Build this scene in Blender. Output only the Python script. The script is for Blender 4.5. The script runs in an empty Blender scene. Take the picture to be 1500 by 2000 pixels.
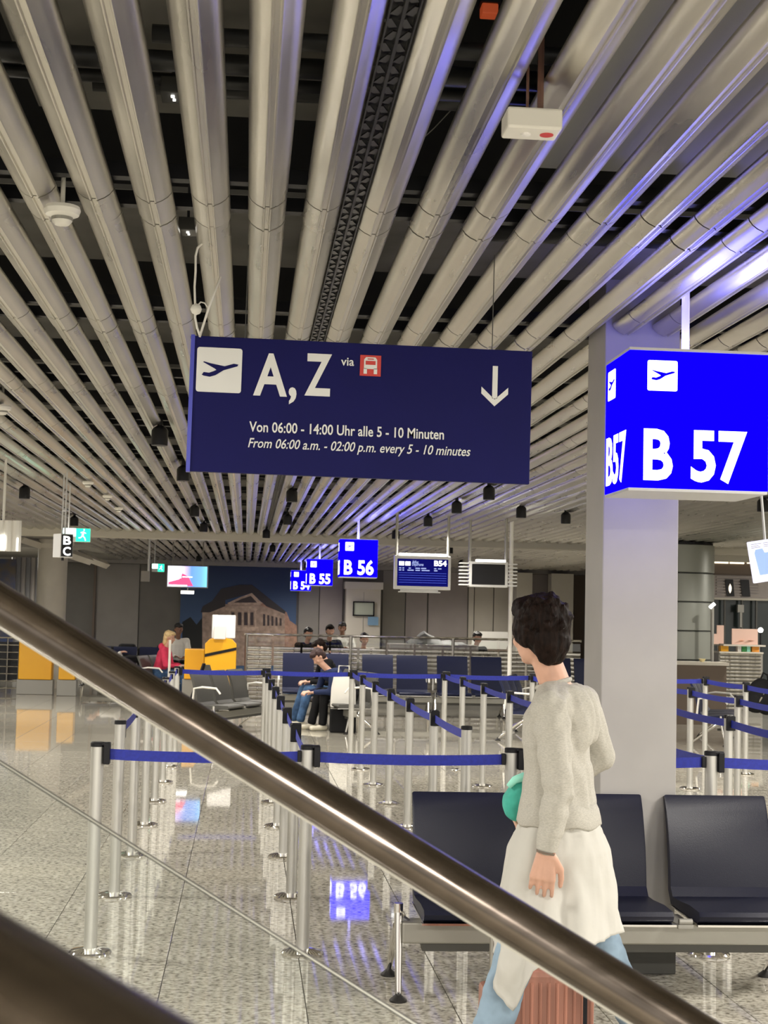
import bpy, bmesh, math, random
from mathutils import Vector, Matrix, noise
import numpy as np
rnd = random.Random(7)
scn = bpy.context.scene
col = scn.collection
PI = math.pi
# ---------------------------------------------------------------- camera
FPX, EYE = 2900.0, 1.64
def V(*a): return Vector(a)
_yd = V((480-750)/FPX, -195/FPX, 1.0).normalized()
_a = V(math.sin(.023), math.cos(.023), 0)
_zd = V(_a.x, _a.y, -(_yd.x*_a.x+_yd.y*_a.y)/_yd.z).normalized()
_xd = -_yd.cross(_zd)
if _xd.x < 0: _xd = -_xd
CAM = Matrix((_xd, _yd, _zd)).transposed()          # world -> (right, up, forward)
def ray(u, v): return CAM.transposed() @ V((u-750)/FPX, (1000-v)/FPX, 1.0)
def at(u, v, Y):
    r = ray(u, v); t = Y/r.y
    return V(r.x*t, Y, EYE+r.z*t)
def atz(u, v, z=0.0):
    r = ray(u, v); t = (z-EYE)/r.z
    return V(r.x*t, r.y*t, z)
cd = bpy.data.cameras.new('camera'); cam = bpy.data.objects.new('camera', cd); col.objects.link(cam)
R_, U_, F_ = CAM[0], CAM[1], CAM[2]
m = Matrix((R_, U_, -F_)).transposed().to_4x4(); m.translation = V(0, 0, EYE)
cam.matrix_world = m
cd.sensor_fit = 'VERTICAL'; cd.sensor_height = 36.0; cd.lens = FPX/2000*36
cd.clip_start = 0.05; cd.clip_end = 200
cd.dof.use_dof = True; cd.dof.focus_distance = 6.5; cd.dof.aperture_fstop = 14
scn.camera = cam
# ---------------------------------------------------------------- world, lamps, exposure
vs = scn.view_settings
vs.view_transform = 'Standard'; vs.look = 'None'; vs.gamma = 1; vs.use_curve_mapping = False
vs.exposure = 1.05
w = bpy.data.worlds.new('hall_light'); scn.world = w; w.use_nodes = True
bg = w.node_tree.nodes['Background']; bg.inputs[0].default_value = (1.0, .95, .86, 1); bg.inputs[1].default_value = 0.55
def area(name, loc, sx, sy, power, rot=(0, 0, 0), color=(1, .95, .87)):
    l = bpy.data.lights.new(name, 'AREA'); l.shape = 'RECTANGLE'; l.size = sx; l.size_y = sy; l.energy = power; l.color = color
    o = bpy.data.objects.new(name, l); o.location = loc; o.rotation_euler = rot; col.objects.link(o); return o
def spot(name, loc, power, ang=150, blend=.6, r=.05, color=(1, .94, .84), rot=(0, 0, 0)):
    l = bpy.data.lights.new(name, 'SPOT'); l.energy = power; l.spot_size = math.radians(ang); l.spot_blend = blend; l.shadow_soft_size = r; l.color = color
    o = bpy.data.objects.new(name, l); o.location = loc; o.rotation_euler = rot; col.objects.link(o); return o
# unseen area lamps added as fill outside the frame, above and behind the photographer and to the right
for x, y, p in ((-2.2, -1.5, 130), (.8, -1.5, 150), (3.8, -1.5, 130), (4.2, 4.5, 110), (-2.6, 4.8, 70), (6.3, 8.5, 160), (-4.2, 9.0, 160), (-5.5, 16, 220), (8.5, 15, 150), (-6.5, 24, 120), (12, 24, 140), (-6.5, 36, 160)):
    area('fill_lamp', (x, y, 2.9), 1.2, .6, p)
# ---------------------------------------------------------------- materials
def mat(name, c, rough=.5, metal=0., emit=None, es=1., noise_amt=0., nscale=8., nstretch=(1, 1, 1), bump=0., spec=.5, trans=0., c2=None, coat=0., rvar=0.):
    m = bpy.data.materials.new(name); m.use_nodes = True
    nt = m.node_tree; b = nt.nodes['Principled BSDF']
    b.inputs['Base Color'].default_value = (*c, 1); b.inputs['Roughness'].default_value = rough
    b.inputs['Metallic'].default_value = metal; b.inputs['Specular IOR Level'].default_value = spec
    b.inputs['Coat Weight'].default_value = coat
    if trans: b.inputs['Transmission Weight'].default_value = trans; b.inputs['IOR'].default_value = 1.45
    if emit is not None:
        b.inputs['Emission Color'].default_value = (*emit, 1); b.inputs['Emission Strength'].default_value = es
    if noise_amt or bump or c2 or rvar:
        tc = nt.nodes.new('ShaderNodeTexCoord'); mp = nt.nodes.new('ShaderNodeMapping'); mp.inputs['Scale'].default_value = nstretch
        nz = nt.nodes.new('ShaderNodeTexNoise'); nz.inputs['Scale'].default_value = nscale; nz.inputs['Detail'].default_value = 4
        nt.links.new(tc.outputs['Object'], mp.inputs[0]); nt.links.new(mp.outputs[0], nz.inputs['Vector'])
        if noise_amt or c2:
            rp = nt.nodes.new('ShaderNodeValToRGB')
            k = noise_amt
            d = c2 if c2 else tuple(max(0, v*(1-k)) for v in c)
            u = c if c2 else tuple(min(1, v*(1+k)) for v in c)
            rp.color_ramp.elements[0].color = (*d, 1); rp.color_ramp.elements[0].position = .35
            rp.color_ramp.elements[1].color = (*u, 1); rp.color_ramp.elements[1].position = .65
            nt.links.new(nz.outputs[0], rp.inputs[0]); nt.links.new(rp.outputs[0], b.inputs['Base Color'])
        if bump:
            bp = nt.nodes.new('ShaderNodeBump'); bp.inputs['Strength'].default_value = bump; bp.inputs['Distance'].default_value = .01
            nt.links.new(nz.outputs[0], bp.inputs['Height']); nt.links.new(bp.outputs[0], b.inputs['Normal'])
        if rvar:
            mr = nt.nodes.new('ShaderNodeMapRange'); mr.inputs[1].default_value = .3; mr.inputs[2].default_value = .7
            mr.inputs[3].default_value = max(.02, rough-rvar); mr.inputs[4].default_value = rough+rvar
            nt.links.new(nz.outputs[0], mr.inputs[0]); nt.links.new(mr.outputs[0], b.inputs['Roughness'])
    return m
M = {}
M['slat'] = mat('anodised_aluminium', (.60, .575, .515), .30, 1., noise_amt=.10, nscale=1.6, nstretch=(3, .6, 3), rvar=.05)
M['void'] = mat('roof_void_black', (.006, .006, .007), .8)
M['plate'] = mat('grey_ceiling_plate', (.18, .17, .15), .55, noise_amt=.2, nscale=3)
M['black'] = mat('black_plastic', (.007, .007, .009), .45, spec=.3)
M['blackmetal'] = mat('black_perforated_metal', (.02, .02, .022), .45, .3)
M['white'] = mat('white_plastic', (.78, .76, .70), .4)
M['cream'] = mat('cream_paint', (.62, .58, .50), .5, noise_amt=.04, nscale=3)
M['column'] = mat('column_paint', (.37, .355, .34), .45, noise_amt=.05, nscale=2.5)
M['columnside'] = mat('column_shadow_joint', (.40, .38, .33), .5)
M['steel'] = mat('brushed_steel', (.46, .44, .40), .33, 1., noise_amt=.08, nscale=20, nstretch=(1, 1, .05), rvar=.08)
M['post'] = mat('satin_aluminium_post', (.60, .59, .55), .42, .85, noise_amt=.1, nscale=30, nstretch=(1, 1, .03))
M['chrome'] = mat('polished_chrome', (.85, .83, .80), .08, 1.)
M['rail'] = mat('brown_bronze_steel', (.15, .125, .105), .2, 1., noise_amt=.12, nscale=60, nstretch=(.02, .5, .5), rvar=.05)
M['belt'] = mat('blue_belt_webbing', (.012, .022, .30), .6, noise_amt=.15, nscale=60)
M['seat'] = mat('navy_black_leather', (.007, .008, .020), .42, bump=.12, nscale=260, spec=.35)
M['seatfar'] = mat('blue_seat_leather', (.012, .016, .05), .5, spec=.3)
M['grey'] = mat('grey_painted_metal', (.30, .29, .26), .45, .3)
M['darkgrey'] = mat('dark_grey_metal', (.08, .078, .07), .5, .3)
M['foot'] = mat('black_rubber', (.012, .011, .010), .45)
M['glass'] = mat('clear_glass', (.97, 1., .98), .0, trans=1.)
M['signblue'] = mat('deep_blue_sign_sheet', (.003, .003, .085), .55, noise_amt=.05, nscale=3, spec=.2)
M['signwhite'] = mat('white_sign_film', (.80, .80, .78), .5)
M['signred'] = mat('red_sign_film', (.62, .05, .04), .5)
M['litblue'] = mat('backlit_blue', (0, 0, .1), .9, spec=.0, emit=(.002, 0, 1.), es=1.4)
M['litwhite'] = mat('backlit_white', (.9, .9, .9), .4, emit=(.95, .98, 1), es=1.2)
M['signedge'] = mat('sign_housing_white', (.62, .62, .62), .4)
M['litgreen'] = mat('backlit_green', (0, .4, .2), .4, emit=(.01, .60, .32), es=1.1)
M['screenblue'] = mat('screen_blue', (0, 0, .02), .5, spec=.08, emit=(.0015, .002, .10), es=.6)
M['screenline'] = mat('screen_text', (.2, .2, .3), .3, emit=(.35, .45, .85), es=.5)
M['lamp'] = mat('lamp_glow', (1, 1, 1), .4, emit=(1, .98, .92), es=2.)
M['yellow'] = mat('yellow_orange_panel', (.85, .42, .010), .35)
M['wallgrey'] = mat('grey_wall_panel', (.28, .26, .235), .5, noise_amt=.06, nscale=1.5)
M['walldark'] = mat('dark_grey_wall_panel', (.15, .14, .12), .5, noise_amt=.08, nscale=1.5)
M['wallpink'] = mat('taupe_wall_panel', (.36, .32, .30), .5, noise_amt=.06, nscale=1.5)
M['wallcream'] = mat('cream_wall_panel', (.60, .56, .48), .5, noise_amt=.04, nscale=1.5)
M['beam'] = mat('beige_beam_paint', (.55, .52, .44), .5)
M['curtain'] = mat('grey_fabric_panel', (.20, .20, .20), .7)
M['skin'] = mat('skin', (.62, .36, .26), .5, noise_amt=.06, nscale=14)
M['skind'] = mat('skin_dark', (.22, .11, .07), .5)
M['hair'] = mat('dark_brown_hair', (.010, .005, .0035), .6, noise_amt=.5, nscale=70, nstretch=(1, 1, .2), bump=.8, spec=.12)
M['hairblack'] = mat('black_hair', (.010, .008, .008), .5, bump=.4, nscale=60)
M['hairred'] = mat('reddish_brown_hair', (.03, .010, .009), .6, bump=.4, nscale=60)
M['hairblond'] = mat('blond_hair', (.75, .55, .28), .5, bump=.4, nscale=60)
M['shirt'] = mat('grey_marl_knit', (.47, .45, .40), .85, noise_amt=.10, nscale=120, nstretch=(1, 1, 3), bump=.15, spec=.2)
M['jacket'] = mat('off_white_cotton', (.56, .545, .50), .8, bump=.6, nscale=7, spec=.2)
M['jeans'] = mat('light_blue_denim', (.22, .30, .38), .85, noise_amt=.35, nscale=7, bump=.2, spec=.2)
M['jeansdark'] = mat('mid_blue_denim', (.06, .12, .24), .85, noise_amt=.35, nscale=9, spec=.2)
M['clothblack'] = mat('black_cloth', (.010, .010, .011), .85, spec=.2)
M['clothnavy'] = mat('navy_cloth', (.02, .03, .08), .85, spec=.2)
M['clothpink'] = mat('pink_cloth', (.75, .06, .13), .85, noise_amt=.1, nscale=10, spec=.2)
M['clothwhite'] = mat('white_cloth', (.75, .73, .68), .85, spec=.2)
M['shoe'] = mat('off_white_shoe', (.66, .62, .50), .6)
M['teal'] = mat('turquoise_cloth', (.05, .42, .33), .7, noise_amt=.15, nscale=18, bump=.3)
M['tealight'] = mat('pale_turquoise_lining', (.35, .85, .70), .6)
M['case'] = mat('salmon_ribbed_shell', (.36, .16, .11), .45, noise_amt=.2, nscale=25, nstretch=(1, 1, .04))
M['paper'] = mat('white_paper', (.82, .80, .78), .6)
M['pinkpaper'] = mat('pink_paper', (.85, .58, .48), .6)
M['orange'] = mat('orange_print', (.85, .35, .05), .5)
M['green'] = mat('green_print', (.05, .30, .08), .5)
M['bluepaper'] = mat('pale_blue_notice', (.22, .38, .55), .5)
M['brown'] = mat('brown_soffit', (.16, .12, .09), .6)
M['redlamp'] = mat('red_orange_lamp', (.5, .1, .04), .5, emit=(1, .15, .04), es=.10)
M['duct'] = mat('dark_duct_metal', (.05, .05, .05), .4, .5)
# floor : polished speckled granite
def granite(name, s):
    m = bpy.data.materials.new(name); m.use_nodes = True; nt = m.node_tree; b = nt.nodes['Principled BSDF']
    tc = nt.nodes.new('ShaderNodeTexCoord')
    def nz(sc, det):
        n = nt.nodes.new('ShaderNodeTexNoise'); n.inputs['Scale'].default_value = sc; n.inputs['Detail'].default_value = det
        nt.links.new(tc.outputs['Object'], n.inputs['Vector']); return n
    a, c = nz(38, 3), nz(9, 3)
    vo = nt.nodes.new('ShaderNodeTexVoronoi'); vo.inputs['Scale'].default_value = 70; nt.links.new(tc.outputs['Object'], vo.inputs['Vector'])
    r1 = nt.nodes.new('ShaderNodeValToRGB'); e = r1.color_ramp.elements
    e[0].position = .34; e[0].color = (.20*s, .185*s, .155*s, 1); e[1].position = .60; e[1].color = (.56*s, .54*s, .475*s, 1)
    x = e.new(.46); x.color = (.42*s, .40*s, .345*s, 1)
    nt.links.new(a.outputs[0], r1.inputs[0])
    r2 = nt.nodes.new('ShaderNodeValToRGB'); e = r2.color_ramp.elements
    e[0].position = .0; e[0].color = (.80, .78, .75, 1); e[1].position = .45; e[1].color = (1, 1, 1, 1)
    nt.links.new(vo.outputs['Color'], r2.inputs[0])
    mx = nt.nodes.new('ShaderNodeMix'); mx.data_type = 'RGBA'; mx.blend_type = 'MULTIPLY'; mx.inputs[0].default_value = 1
    nt.links.new(r1.outputs[0], mx.inputs[6]); nt.links.new(r2.outputs[0], mx.inputs[7])
    r3 = nt.nodes.new('ShaderNodeValToRGB'); e = r3.color_ramp.elements
    e[0].position = .3; e[0].color = (.84, .82, .80, 1); e[1].position = .7; e[1].color = (1.08, 1.08, 1.05, 1)
    nt.links.new(c.outputs[0], r3.inputs[0])
    m2 = nt.nodes.new('ShaderNodeMix'); m2.data_type = 'RGBA'; m2.blend_type = 'MULTIPLY'; m2.inputs[0].default_value = 1
    nt.links.new(mx.outputs[2], m2.inputs[6]); nt.links.new(r3.outputs[0], m2.inputs[7]); nt.links.new(m2.outputs[2], b.inputs['Base Color'])
    mr = nt.nodes.new('ShaderNodeMapRange'); mr.inputs[3].default_value = .015; mr.inputs[4].default_value = .055
    nt.links.new(c.outputs[0], mr.inputs[0]); nt.links.new(mr.outputs[0], b.inputs['Roughness'])
    b.inputs['Specular IOR Level'].default_value = .5
    return m
M['granite'] = granite('polished_granite', 1.0); M['granite2'] = granite('polished_granite_darker', .93)
M['joint'] = mat('dark_floor_joint', (.22, .20, .18), .7)
# ---------------------------------------------------------------- mesh helpers
class MB:
    def __init__(s): s.v = []; s.f = []
    def add(s, vs_, fs):
        n = len(s.v); s.v += [tuple(v) for v in vs_]; s.f += [tuple(i+n for i in f) for f in fs]; return s
    def box(s, c, d, rot=None):
        hx, hy, hz = d[0]/2, d[1]/2, d[2]/2
        vs_ = [V(x, y, z) for x in (-hx, hx) for y in (-hy, hy) for z in (-hz, hz)]
        if rot is not None: vs_ = [rot @ v for v in vs_]
        c = Vector(c)
        return s.add([v+c for v in vs_], [(0, 1, 3, 2), (4, 6, 7, 5), (0, 4, 5, 1), (2, 3, 7, 6), (0, 2, 6, 4), (1, 5, 7, 3)])
    def b2(s, a, b):
        a, b = Vector(a), Vector(b); return s.box((a+b)/2, [abs(b[i]-a[i]) for i in range(3)])
    def tube(s, pts, r, n=12, cap=True, sq=None):
        pts = [Vector(p) for p in pts]; N = len(pts)
        rs = r if isinstance(r, (list, tuple)) else [r]*N
        rings = []; up = None
        for i, p in enumerate(pts):
            t = (pts[min(i+1, N-1)]-pts[max(i-1, 0)]).normalized()
            if up is None:
                up = V(0, 0, 1) if abs(t.z) < .9 else V(1, 0, 0)
            a = t.cross(up).normalized(); b = a.cross(t).normalized(); up = b
            q = sq or (1, 1)
            rings.append([p+a*math.cos(2*PI*k/n)*rs[i]*q[0]+b*math.sin(2*PI*k/n)*rs[i]*q[1] for k in range(n)])
        return s.loft(rings, cap)
    def loft(s, rings, cap=True, closed=True):
        n = len(rings[0]); vs_ = [v for r in rings for v in r]; fs = []
        for i in range(len(rings)-1):
            for k in range(n if closed else n-1):
                k2 = (k+1) % n; fs.append((i*n+k, i*n+k2, (i+1)*n+k2, (i+1)*n+k))
        if cap: fs.append(tuple(range(n-1, -1, -1))); fs.append(tuple((len(rings)-1)*n+k for k in range(n)))
        return s.add(vs_, fs)
    def lathe(s, c, prof, n=20):
        c = Vector(c)
        return s.loft([[c+V(math.cos(2*PI*k/n)*r, math.sin(2*PI*k/n)*r, z) for k in range(n)] for r, z in prof])
    def prism(s, poly, o, ax, ay, th):
        """polygon in plane (ax, ay) at o, extruded by vector th"""
        o = Vector(o); ax = Vector(ax); ay = Vector(ay); th = Vector(th); n = len(poly)
        a = [o+ax*x+ay*y for x, y in poly]; b = [p+th for p in a]
        fs = [tuple(range(n)), tuple(range(2*n-1, n-1, -1))]+[(i, (i+1) % n, n+(i+1) % n, n+i)[::-1] for i in range(n)]
        return s.add(a+b, fs)
    def build(s, name, m_, parent=None, smooth=False, bevel=0., mods=(), label=None, fixn=True):
        me = bpy.data.meshes.new(name); me.from_pydata(s.v, [], s.f)
        if fixn:
            bm = bmesh.new(); bm.from_mesh(me); bmesh.ops.recalc_face_normals(bm, faces=bm.faces)
            if bevel: bmesh.ops.bevel(bm, geom=[e for e in bm.edges if e.calc_face_angle(0) > .5], offset=bevel, segments=2, affect='EDGES', profile=.5)
            bm.to_mesh(me); bm.free()
        if smooth:
            me.shade_smooth()
            if smooth == 'auto': me.set_sharp_from_angle(angle=.6)
        me.materials.append(M[m_] if isinstance(m_, str) else m_)
        o = bpy.data.objects.new(name, me); col.objects.link(o)
        if parent: o.parent = parent
        if label: o['label'] = label
        return o
def empty(name, loc=(0, 0, 0), rz=0., label=None, cat=None, group=None, kind=None):
    o = bpy.data.objects.new(name, None); o.empty_display_size = .1; col.objects.link(o); o.location = loc; o.rotation_euler = (0, 0, rz)
    return tag(o, label, cat, group, kind)
def tag(o, label=None, cat=None, group=None, kind=None):
    if label: o['label'] = label
    if cat: o['category'] = cat
    if group: o['group'] = group
    if kind: o['kind'] = kind
    return o
def dup(root, loc, rz=None, label=None, group=None):
    ch = {}
    for o in col.objects:
        if o.parent: ch.setdefault(o.parent.name, []).append(o)
    def cp(o, p):
        c = o.copy(); col.objects.link(c)
        if p: c.parent = p
        for k in ch.get(o.name, []): cp(k, c)
        return c
    r = cp(root, None); r.location = loc
    if rz is not None: r.rotation_euler = (0, 0, rz)
    if label: r['label'] = label
    if group: r['group'] = group
    return r
def text(s, size, m_, parent, loc, rot, name='lettering', sx=.8, bold=.012, shear=0., depth=.0015, align='LEFT', width=None, sp=1.):
    cu = bpy.data.curves.new(name, 'FONT'); cu.body = s; cu.size = size; cu.offset = bold*size; cu.extrude = depth; cu.shear = shear; cu.align_x = align; cu.resolution_u = 3; cu.space_character = sp
    t = bpy.data.objects.new('tmp', cu); col.objects.link(t)
    bpy.context.view_layer.update()
    me = bpy.data.meshes.new_from_object(t.evaluated_get(bpy.context.evaluated_depsgraph_get()))
    bpy.data.objects.remove(t); bpy.data.curves.remove(cu)
    xs = [v.co.x for v in me.vertices]
    if width:
        sx = width/(max(xs)-min(xs)); x0 = min(xs)
        for v in me.vertices: v.co.x = (v.co.x-x0)*sx
    else:
        for v in me.vertices: v.co.x *= sx
    me.materials.clear(); me.materials.append(M[m_])
    o = bpy.data.objects.new(name, me); col.objects.link(o); o.parent = parent; o.location = loc; o.rotation_euler = rot
    return o
FRONT = (PI/2, 0, 0)
# ================================================================ FLOOR
floor = empty('floor', kind='structure')
MB().b2((-14, -6, -.12), (19, 46, -.012)).build('joint_bed', 'joint', floor)
TX, TY = .62, 1.22
x0, y0 = -.62*23+.30, -6+.19
near = []; rest = []
for i in range(52):
    for j in range(43):
        cx, cy = x0+TX*(i+.5), y0+TY*(j+.5)
        if cx > 18.9 or cy > 46: continue
        vis = cy > 5.2 and -.19*cy-.7 < cx < .37*cy+.6
        (near if vis else rest).append((cy if vis else 99, cx, cy))
near.sort()
tiles = {}
for k, key in enumerate(('granite', 'granite2')):
    o = MB().box((0, 0, -.006), (TX-.004, TY-.004, .012)).build('tile', key, floor, bevel=.001)
    tiles[k] = o
for n, (_, cx, cy) in enumerate(near[:300]):
    k = int(rnd.random() < .35)
    if n < 2: o = tiles[n]
    else: o = tiles[k].copy(); col.objects.link(o)
    o.location = (cx, cy, 0)
mb = MB()
for _, cx, cy in near[300:]+rest: mb.box((cx, cy, -.006), (TX-.005, TY-.005, .012))
tag(mb.build('tile_field', 'granite', floor), kind='stuff')
# ================================================================ CEILING
CZ = 3.05
ceil = empty('ceiling', kind='structure')
def prof():
    # rounded V seen from below, flat folded keel with a groove, hollow back
    h = [(-.066, .052), (-.064, .040), (-.052, .024), (-.034, .011), (-.016, .003), (-.013, .0), (-.009, .0), (-.006, .007), (.006, .007), (.009, .0), (.013, .0), (.016, .003), (.034, .011), (.052, .024), (.064, .040), (.066, .052)]
    return h
def slat_mb(mb, x, ya, yb, z0_=CZ-.05):
    pr = prof(); n = len(pr)
    def run(a, b, s, dz):
        r1 = [(x+p*s, a, z0_+q+dz) for p, q in pr]; r2 = [(x+p*s, b, z0_+q+dz) for p, q in pr]
        fs = [(i, i+1, n+i+1, n+i) for i in range(n-1)]+[(n-1, 0, n, 2*n-1)]+[tuple(range(n)), tuple(range(2*n-1, n-1, -1))]
        mb.add(r1+r2, fs)
    run(ya, yb-.298, 1., 0); run(yb-.288, yb, 1., .0)
LEN, Y1 = 2.12, 5.25
secs = []
for k in range(-40, 82):
    x = -.16+.193*k
    for s_ in range(-3, 18):
        ya, yb = Y1+LEN*(s_-1)+.004, Y1+LEN*s_-.004
        if yb > 42.9 or s_ == -1: continue
        if s_ == 0: ya -= LEN
        if 1.62 < x < 2.10 and ya < 7.0 < yb+.0: # meets the square column
            if 1.66 < x < 2.06:
                if ya < 6.88: secs.append((x, ya, 6.88, True))
                continue
        if ya > 26.6 and x < -3.6: continue
        vis = yb > 3.2 and -.19*yb-.1 < x < .37*yb+.2
        secs.append((x, ya, yb, vis))
vis = sorted([s_ for s_ in secs if s_[3]], key=lambda s_: s_[1]+.1*abs(s_[0]))
full = None
for n, (x, ya, yb, _) in enumerate(vis[:300]):
    if abs(yb-ya-(LEN-.008)) > .01:
        mb = MB(); slat_mb(mb, x, ya, yb); mb.build('slat', 'slat', ceil, smooth='auto'); continue
    if full is None:
        mb = MB(); slat_mb(mb, 0, 0, LEN-.008, 0.); full = mb.build('slat', 'slat', ceil, smooth='auto'); o = full
    else:
        o = full.copy(); col.objects.link(o)
    o.location = (x, ya, CZ-.05+rnd.uniform(-.003, .003))
    o.rotation_euler = (0, rnd.uniform(-.03, .03), 0)
mb = MB()
for x, ya, yb, _ in vis[300:]+[s_ for s_ in secs if not s_[3]]: slat_mb(mb, x, ya, yb)
tag(mb.build('slat_field', 'slat', ceil, smooth='auto'), kind='stuff')
# carriers above every joint, plates and open roof above
for s_ in range(-1, 18):
    y = Y1+LEN*s_
    MB().b2((-8, y-.36, CZ+.02), (16, y-.31, CZ+.07)).b2((-8, y-.02, CZ+.02), (16, y+.03, CZ+.07)).build('carrier_rail', 'black', ceil)
    rngs = [(-8, .30), (.42, .72), (1.22, 2.9)] if s_ in (0, 1) else [(-8, 16)]
    if s_ == 0: rngs = [(-.72, .32), (1.35, 2.55)]
    if s_ == 1: rngs = [(-8, 16)]
    for a, b in rngs:
        if y+.25 < 42: MB().b2((a, y-1.62, CZ+.22), (b, y-.42, CZ+.24)).build('plate', 'plate', ceil)
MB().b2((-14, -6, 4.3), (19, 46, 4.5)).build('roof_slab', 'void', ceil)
MB().b2((.80, 3.2, CZ+.085), (1.62, 4.78, CZ+.10)).build('plate', mat('light_grey_plate', (.42, .42, .42), .45), ceil)
# things glimpsed in the void
for x, y, l, r in ((-.35, 4.2, 3., .03), (-.3, 4.35, 3., .02), (.9, 4.0, 2.4, .025), (1.0, 4.4, 3, .03), (2.4, 5.9, 3, .04)):
    MB().tube([(x-l/2, y, CZ+.16), (x+l/2, y, CZ+.16)], r).build('conduit', 'duct', ceil, smooth=True)
# plain plaster ceiling left beyond the beam
MB().b2((-14, 26.9, CZ-.03), (-3.5, 43, CZ+.05)).build('plaster_field', 'plate', ceil)
# perforated black track in the gap between two slats
mb = MB().b2((-.034, 2.6, .028), (.034, 26.4, .034)).b2((-.036, 2.6, 0), (-.032, 26.4, .03)).b2((.032, 2.6, 0), (.036, 26.4, .03)).b2((-.004, 2.6, .0), (.004, 26.4, .01))
tr = mb.build('perforated_track', 'blackmetal', ceil, label='long black perforated cable track between two slats'); tr.location = (.3225, 0, CZ-.03)
mb = MB()
for j in range(190):
    for sx in (-1, 1):
        y = 2.8+j*.075; mb.box((sx*.018+.006*(1 if j % 2 else -1), y, .014), (.020, .052, .004), Matrix.Rotation(.35*(1 if j % 2 else -1), 3, 'Z'))
mb2 = mb.build('link', mat('worn_dark_metal', (.09, .09, .092), .35, .8), tr); tag(mb2, kind='stuff')
# beams
def trim(n, a, b, m_='beam'): return tag(MB().b2(a, b).build('trim_%d' % n, m_, bevel=.01), kind='structure')
trim(1, (-5.2, 26.55, 2.90), (16, 26.95, 3.06))
trim(2, (-8, 42.3, 2.93), (16, 42.6, 3.10), 'wallgrey')
# ================================================================ WALLS
def wall(name, a, b, m_): return tag(MB().b2(a, b).build(name, m_), kind='structure')
wb = empty('wall_back', kind='structure')
MB().b2((-14, 43.1, 0), (19, 43.4, 4.4)).build('wall_core', 'walldark', wb)
wall('wall_left', (-14.2, 0, 0), (-14, 43.4, 4.4), 'walldark')
wall('wall_right', (19, 8, 0), (19.2, 43.4, 4.4), 'wallgrey')
def fx(px, Y, py=1200): return at(px, py, Y).x
Yw = 43.1
for a, b, m_, out in ((130, 182, 'walldark', .04), (185, 270, 'wallgrey', .05), (273, 352, 'walldark', .05), (583, 622, 'wallgrey', .06), (624, 668, 'wallpink', .05), (747, 790, 'wallgrey', .05), (792, 833, 'wallpink', .06), (836, 912, 'wallpink', .05), (914, 924, 'wallcream', .1), (926, 962, 'wallcream', .06), (964, 1003, 'wallcream', .06), (1038, 1068, 'wallpink', .05), (1118, 1140, 'brown', .04), (1143, 1325, 'wallgrey', .05)):
    MB().b2((fx(a, Yw), Yw-out, 0), (fx(b, Yw), Yw, 2.93)).build('wall_panel', m_, wb)
for a, b in ((1005, 1035), (1072, 1115)):
    tag(MB().b2((fx(a, 42), 41.7, 0), (fx(b, 42), 42.2, 2.93)).build('pilaster', 'wallcream'), label='cream pilaster on the back wall, %s of the two right of the black monitor' % ('left' if a == 1005 else 'right'), cat='pilaster')
MB().b2((fx(182, Yw), Yw-.2, 0), (fx(186, Yw), Yw-.05, 2.93)).build('cover_strip', 'brown', wb)
MB().b2((fx(186, Yw), Yw-.28, 0), (fx(352, Yw), Yw-.06, .45)).build('wall_base', 'grey', wb)
# tall cream door-like niche
nz_ = empty('cream_service_cabinet', (fx(708, 42.5), 42.5, 0), label='tall cream cabinet front below sign B56 with a small picture frame on it', cat='cabinet')
w_ = fx(745, 42.5)-fx(672, 42.5); zt = at(700, 1150, 42.5).z
MB().box((0, 0, zt/2), (w_*.92, .5, zt)).build('body', 'wallcream', nz_, bevel=.01)
MB().box((0, -.05, zt+.09), (w_*1.02, .62, .2)).build('pale_cornice', mat('cornice', (.7, .66, .58), .5), nz_)  # cornice in a paler cream than the body
MB().b2((0.0, -.256, .1), (.012, -.25, zt-.1)).build('door_joint', 'grey', nz_)
fr = empty('picture_frame', (fx(710, 42.2), 42.2, at(710, 1189, 42.2).z), label='thin black empty picture frame hanging on the cream cabinet', cat='picture frame')
fw, fh = .58, .38
mb = MB()
for sx in (-1, 1): mb.box((sx*fw/2, 0, 0), (.035, .05, fh+.035)); mb.box((0, 0, sx*fh/2), (fw, .05, .035))
mb.build('frame', 'black', fr); MB().box((0, .015, 0), (fw-.02, .02, fh-.02)).build('sheet', mat('pale_green_sheet', (.50, .54, .44), .4), fr)
tag(MB().box((fx(729, 42.2), 42.2, at(729, 1213, 42.2).z), (.30, .03, .24)).build('wall_notice', 'bluepaper'), label='small pale blue notice sheet right below the picture frame', cat='notice')
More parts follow.
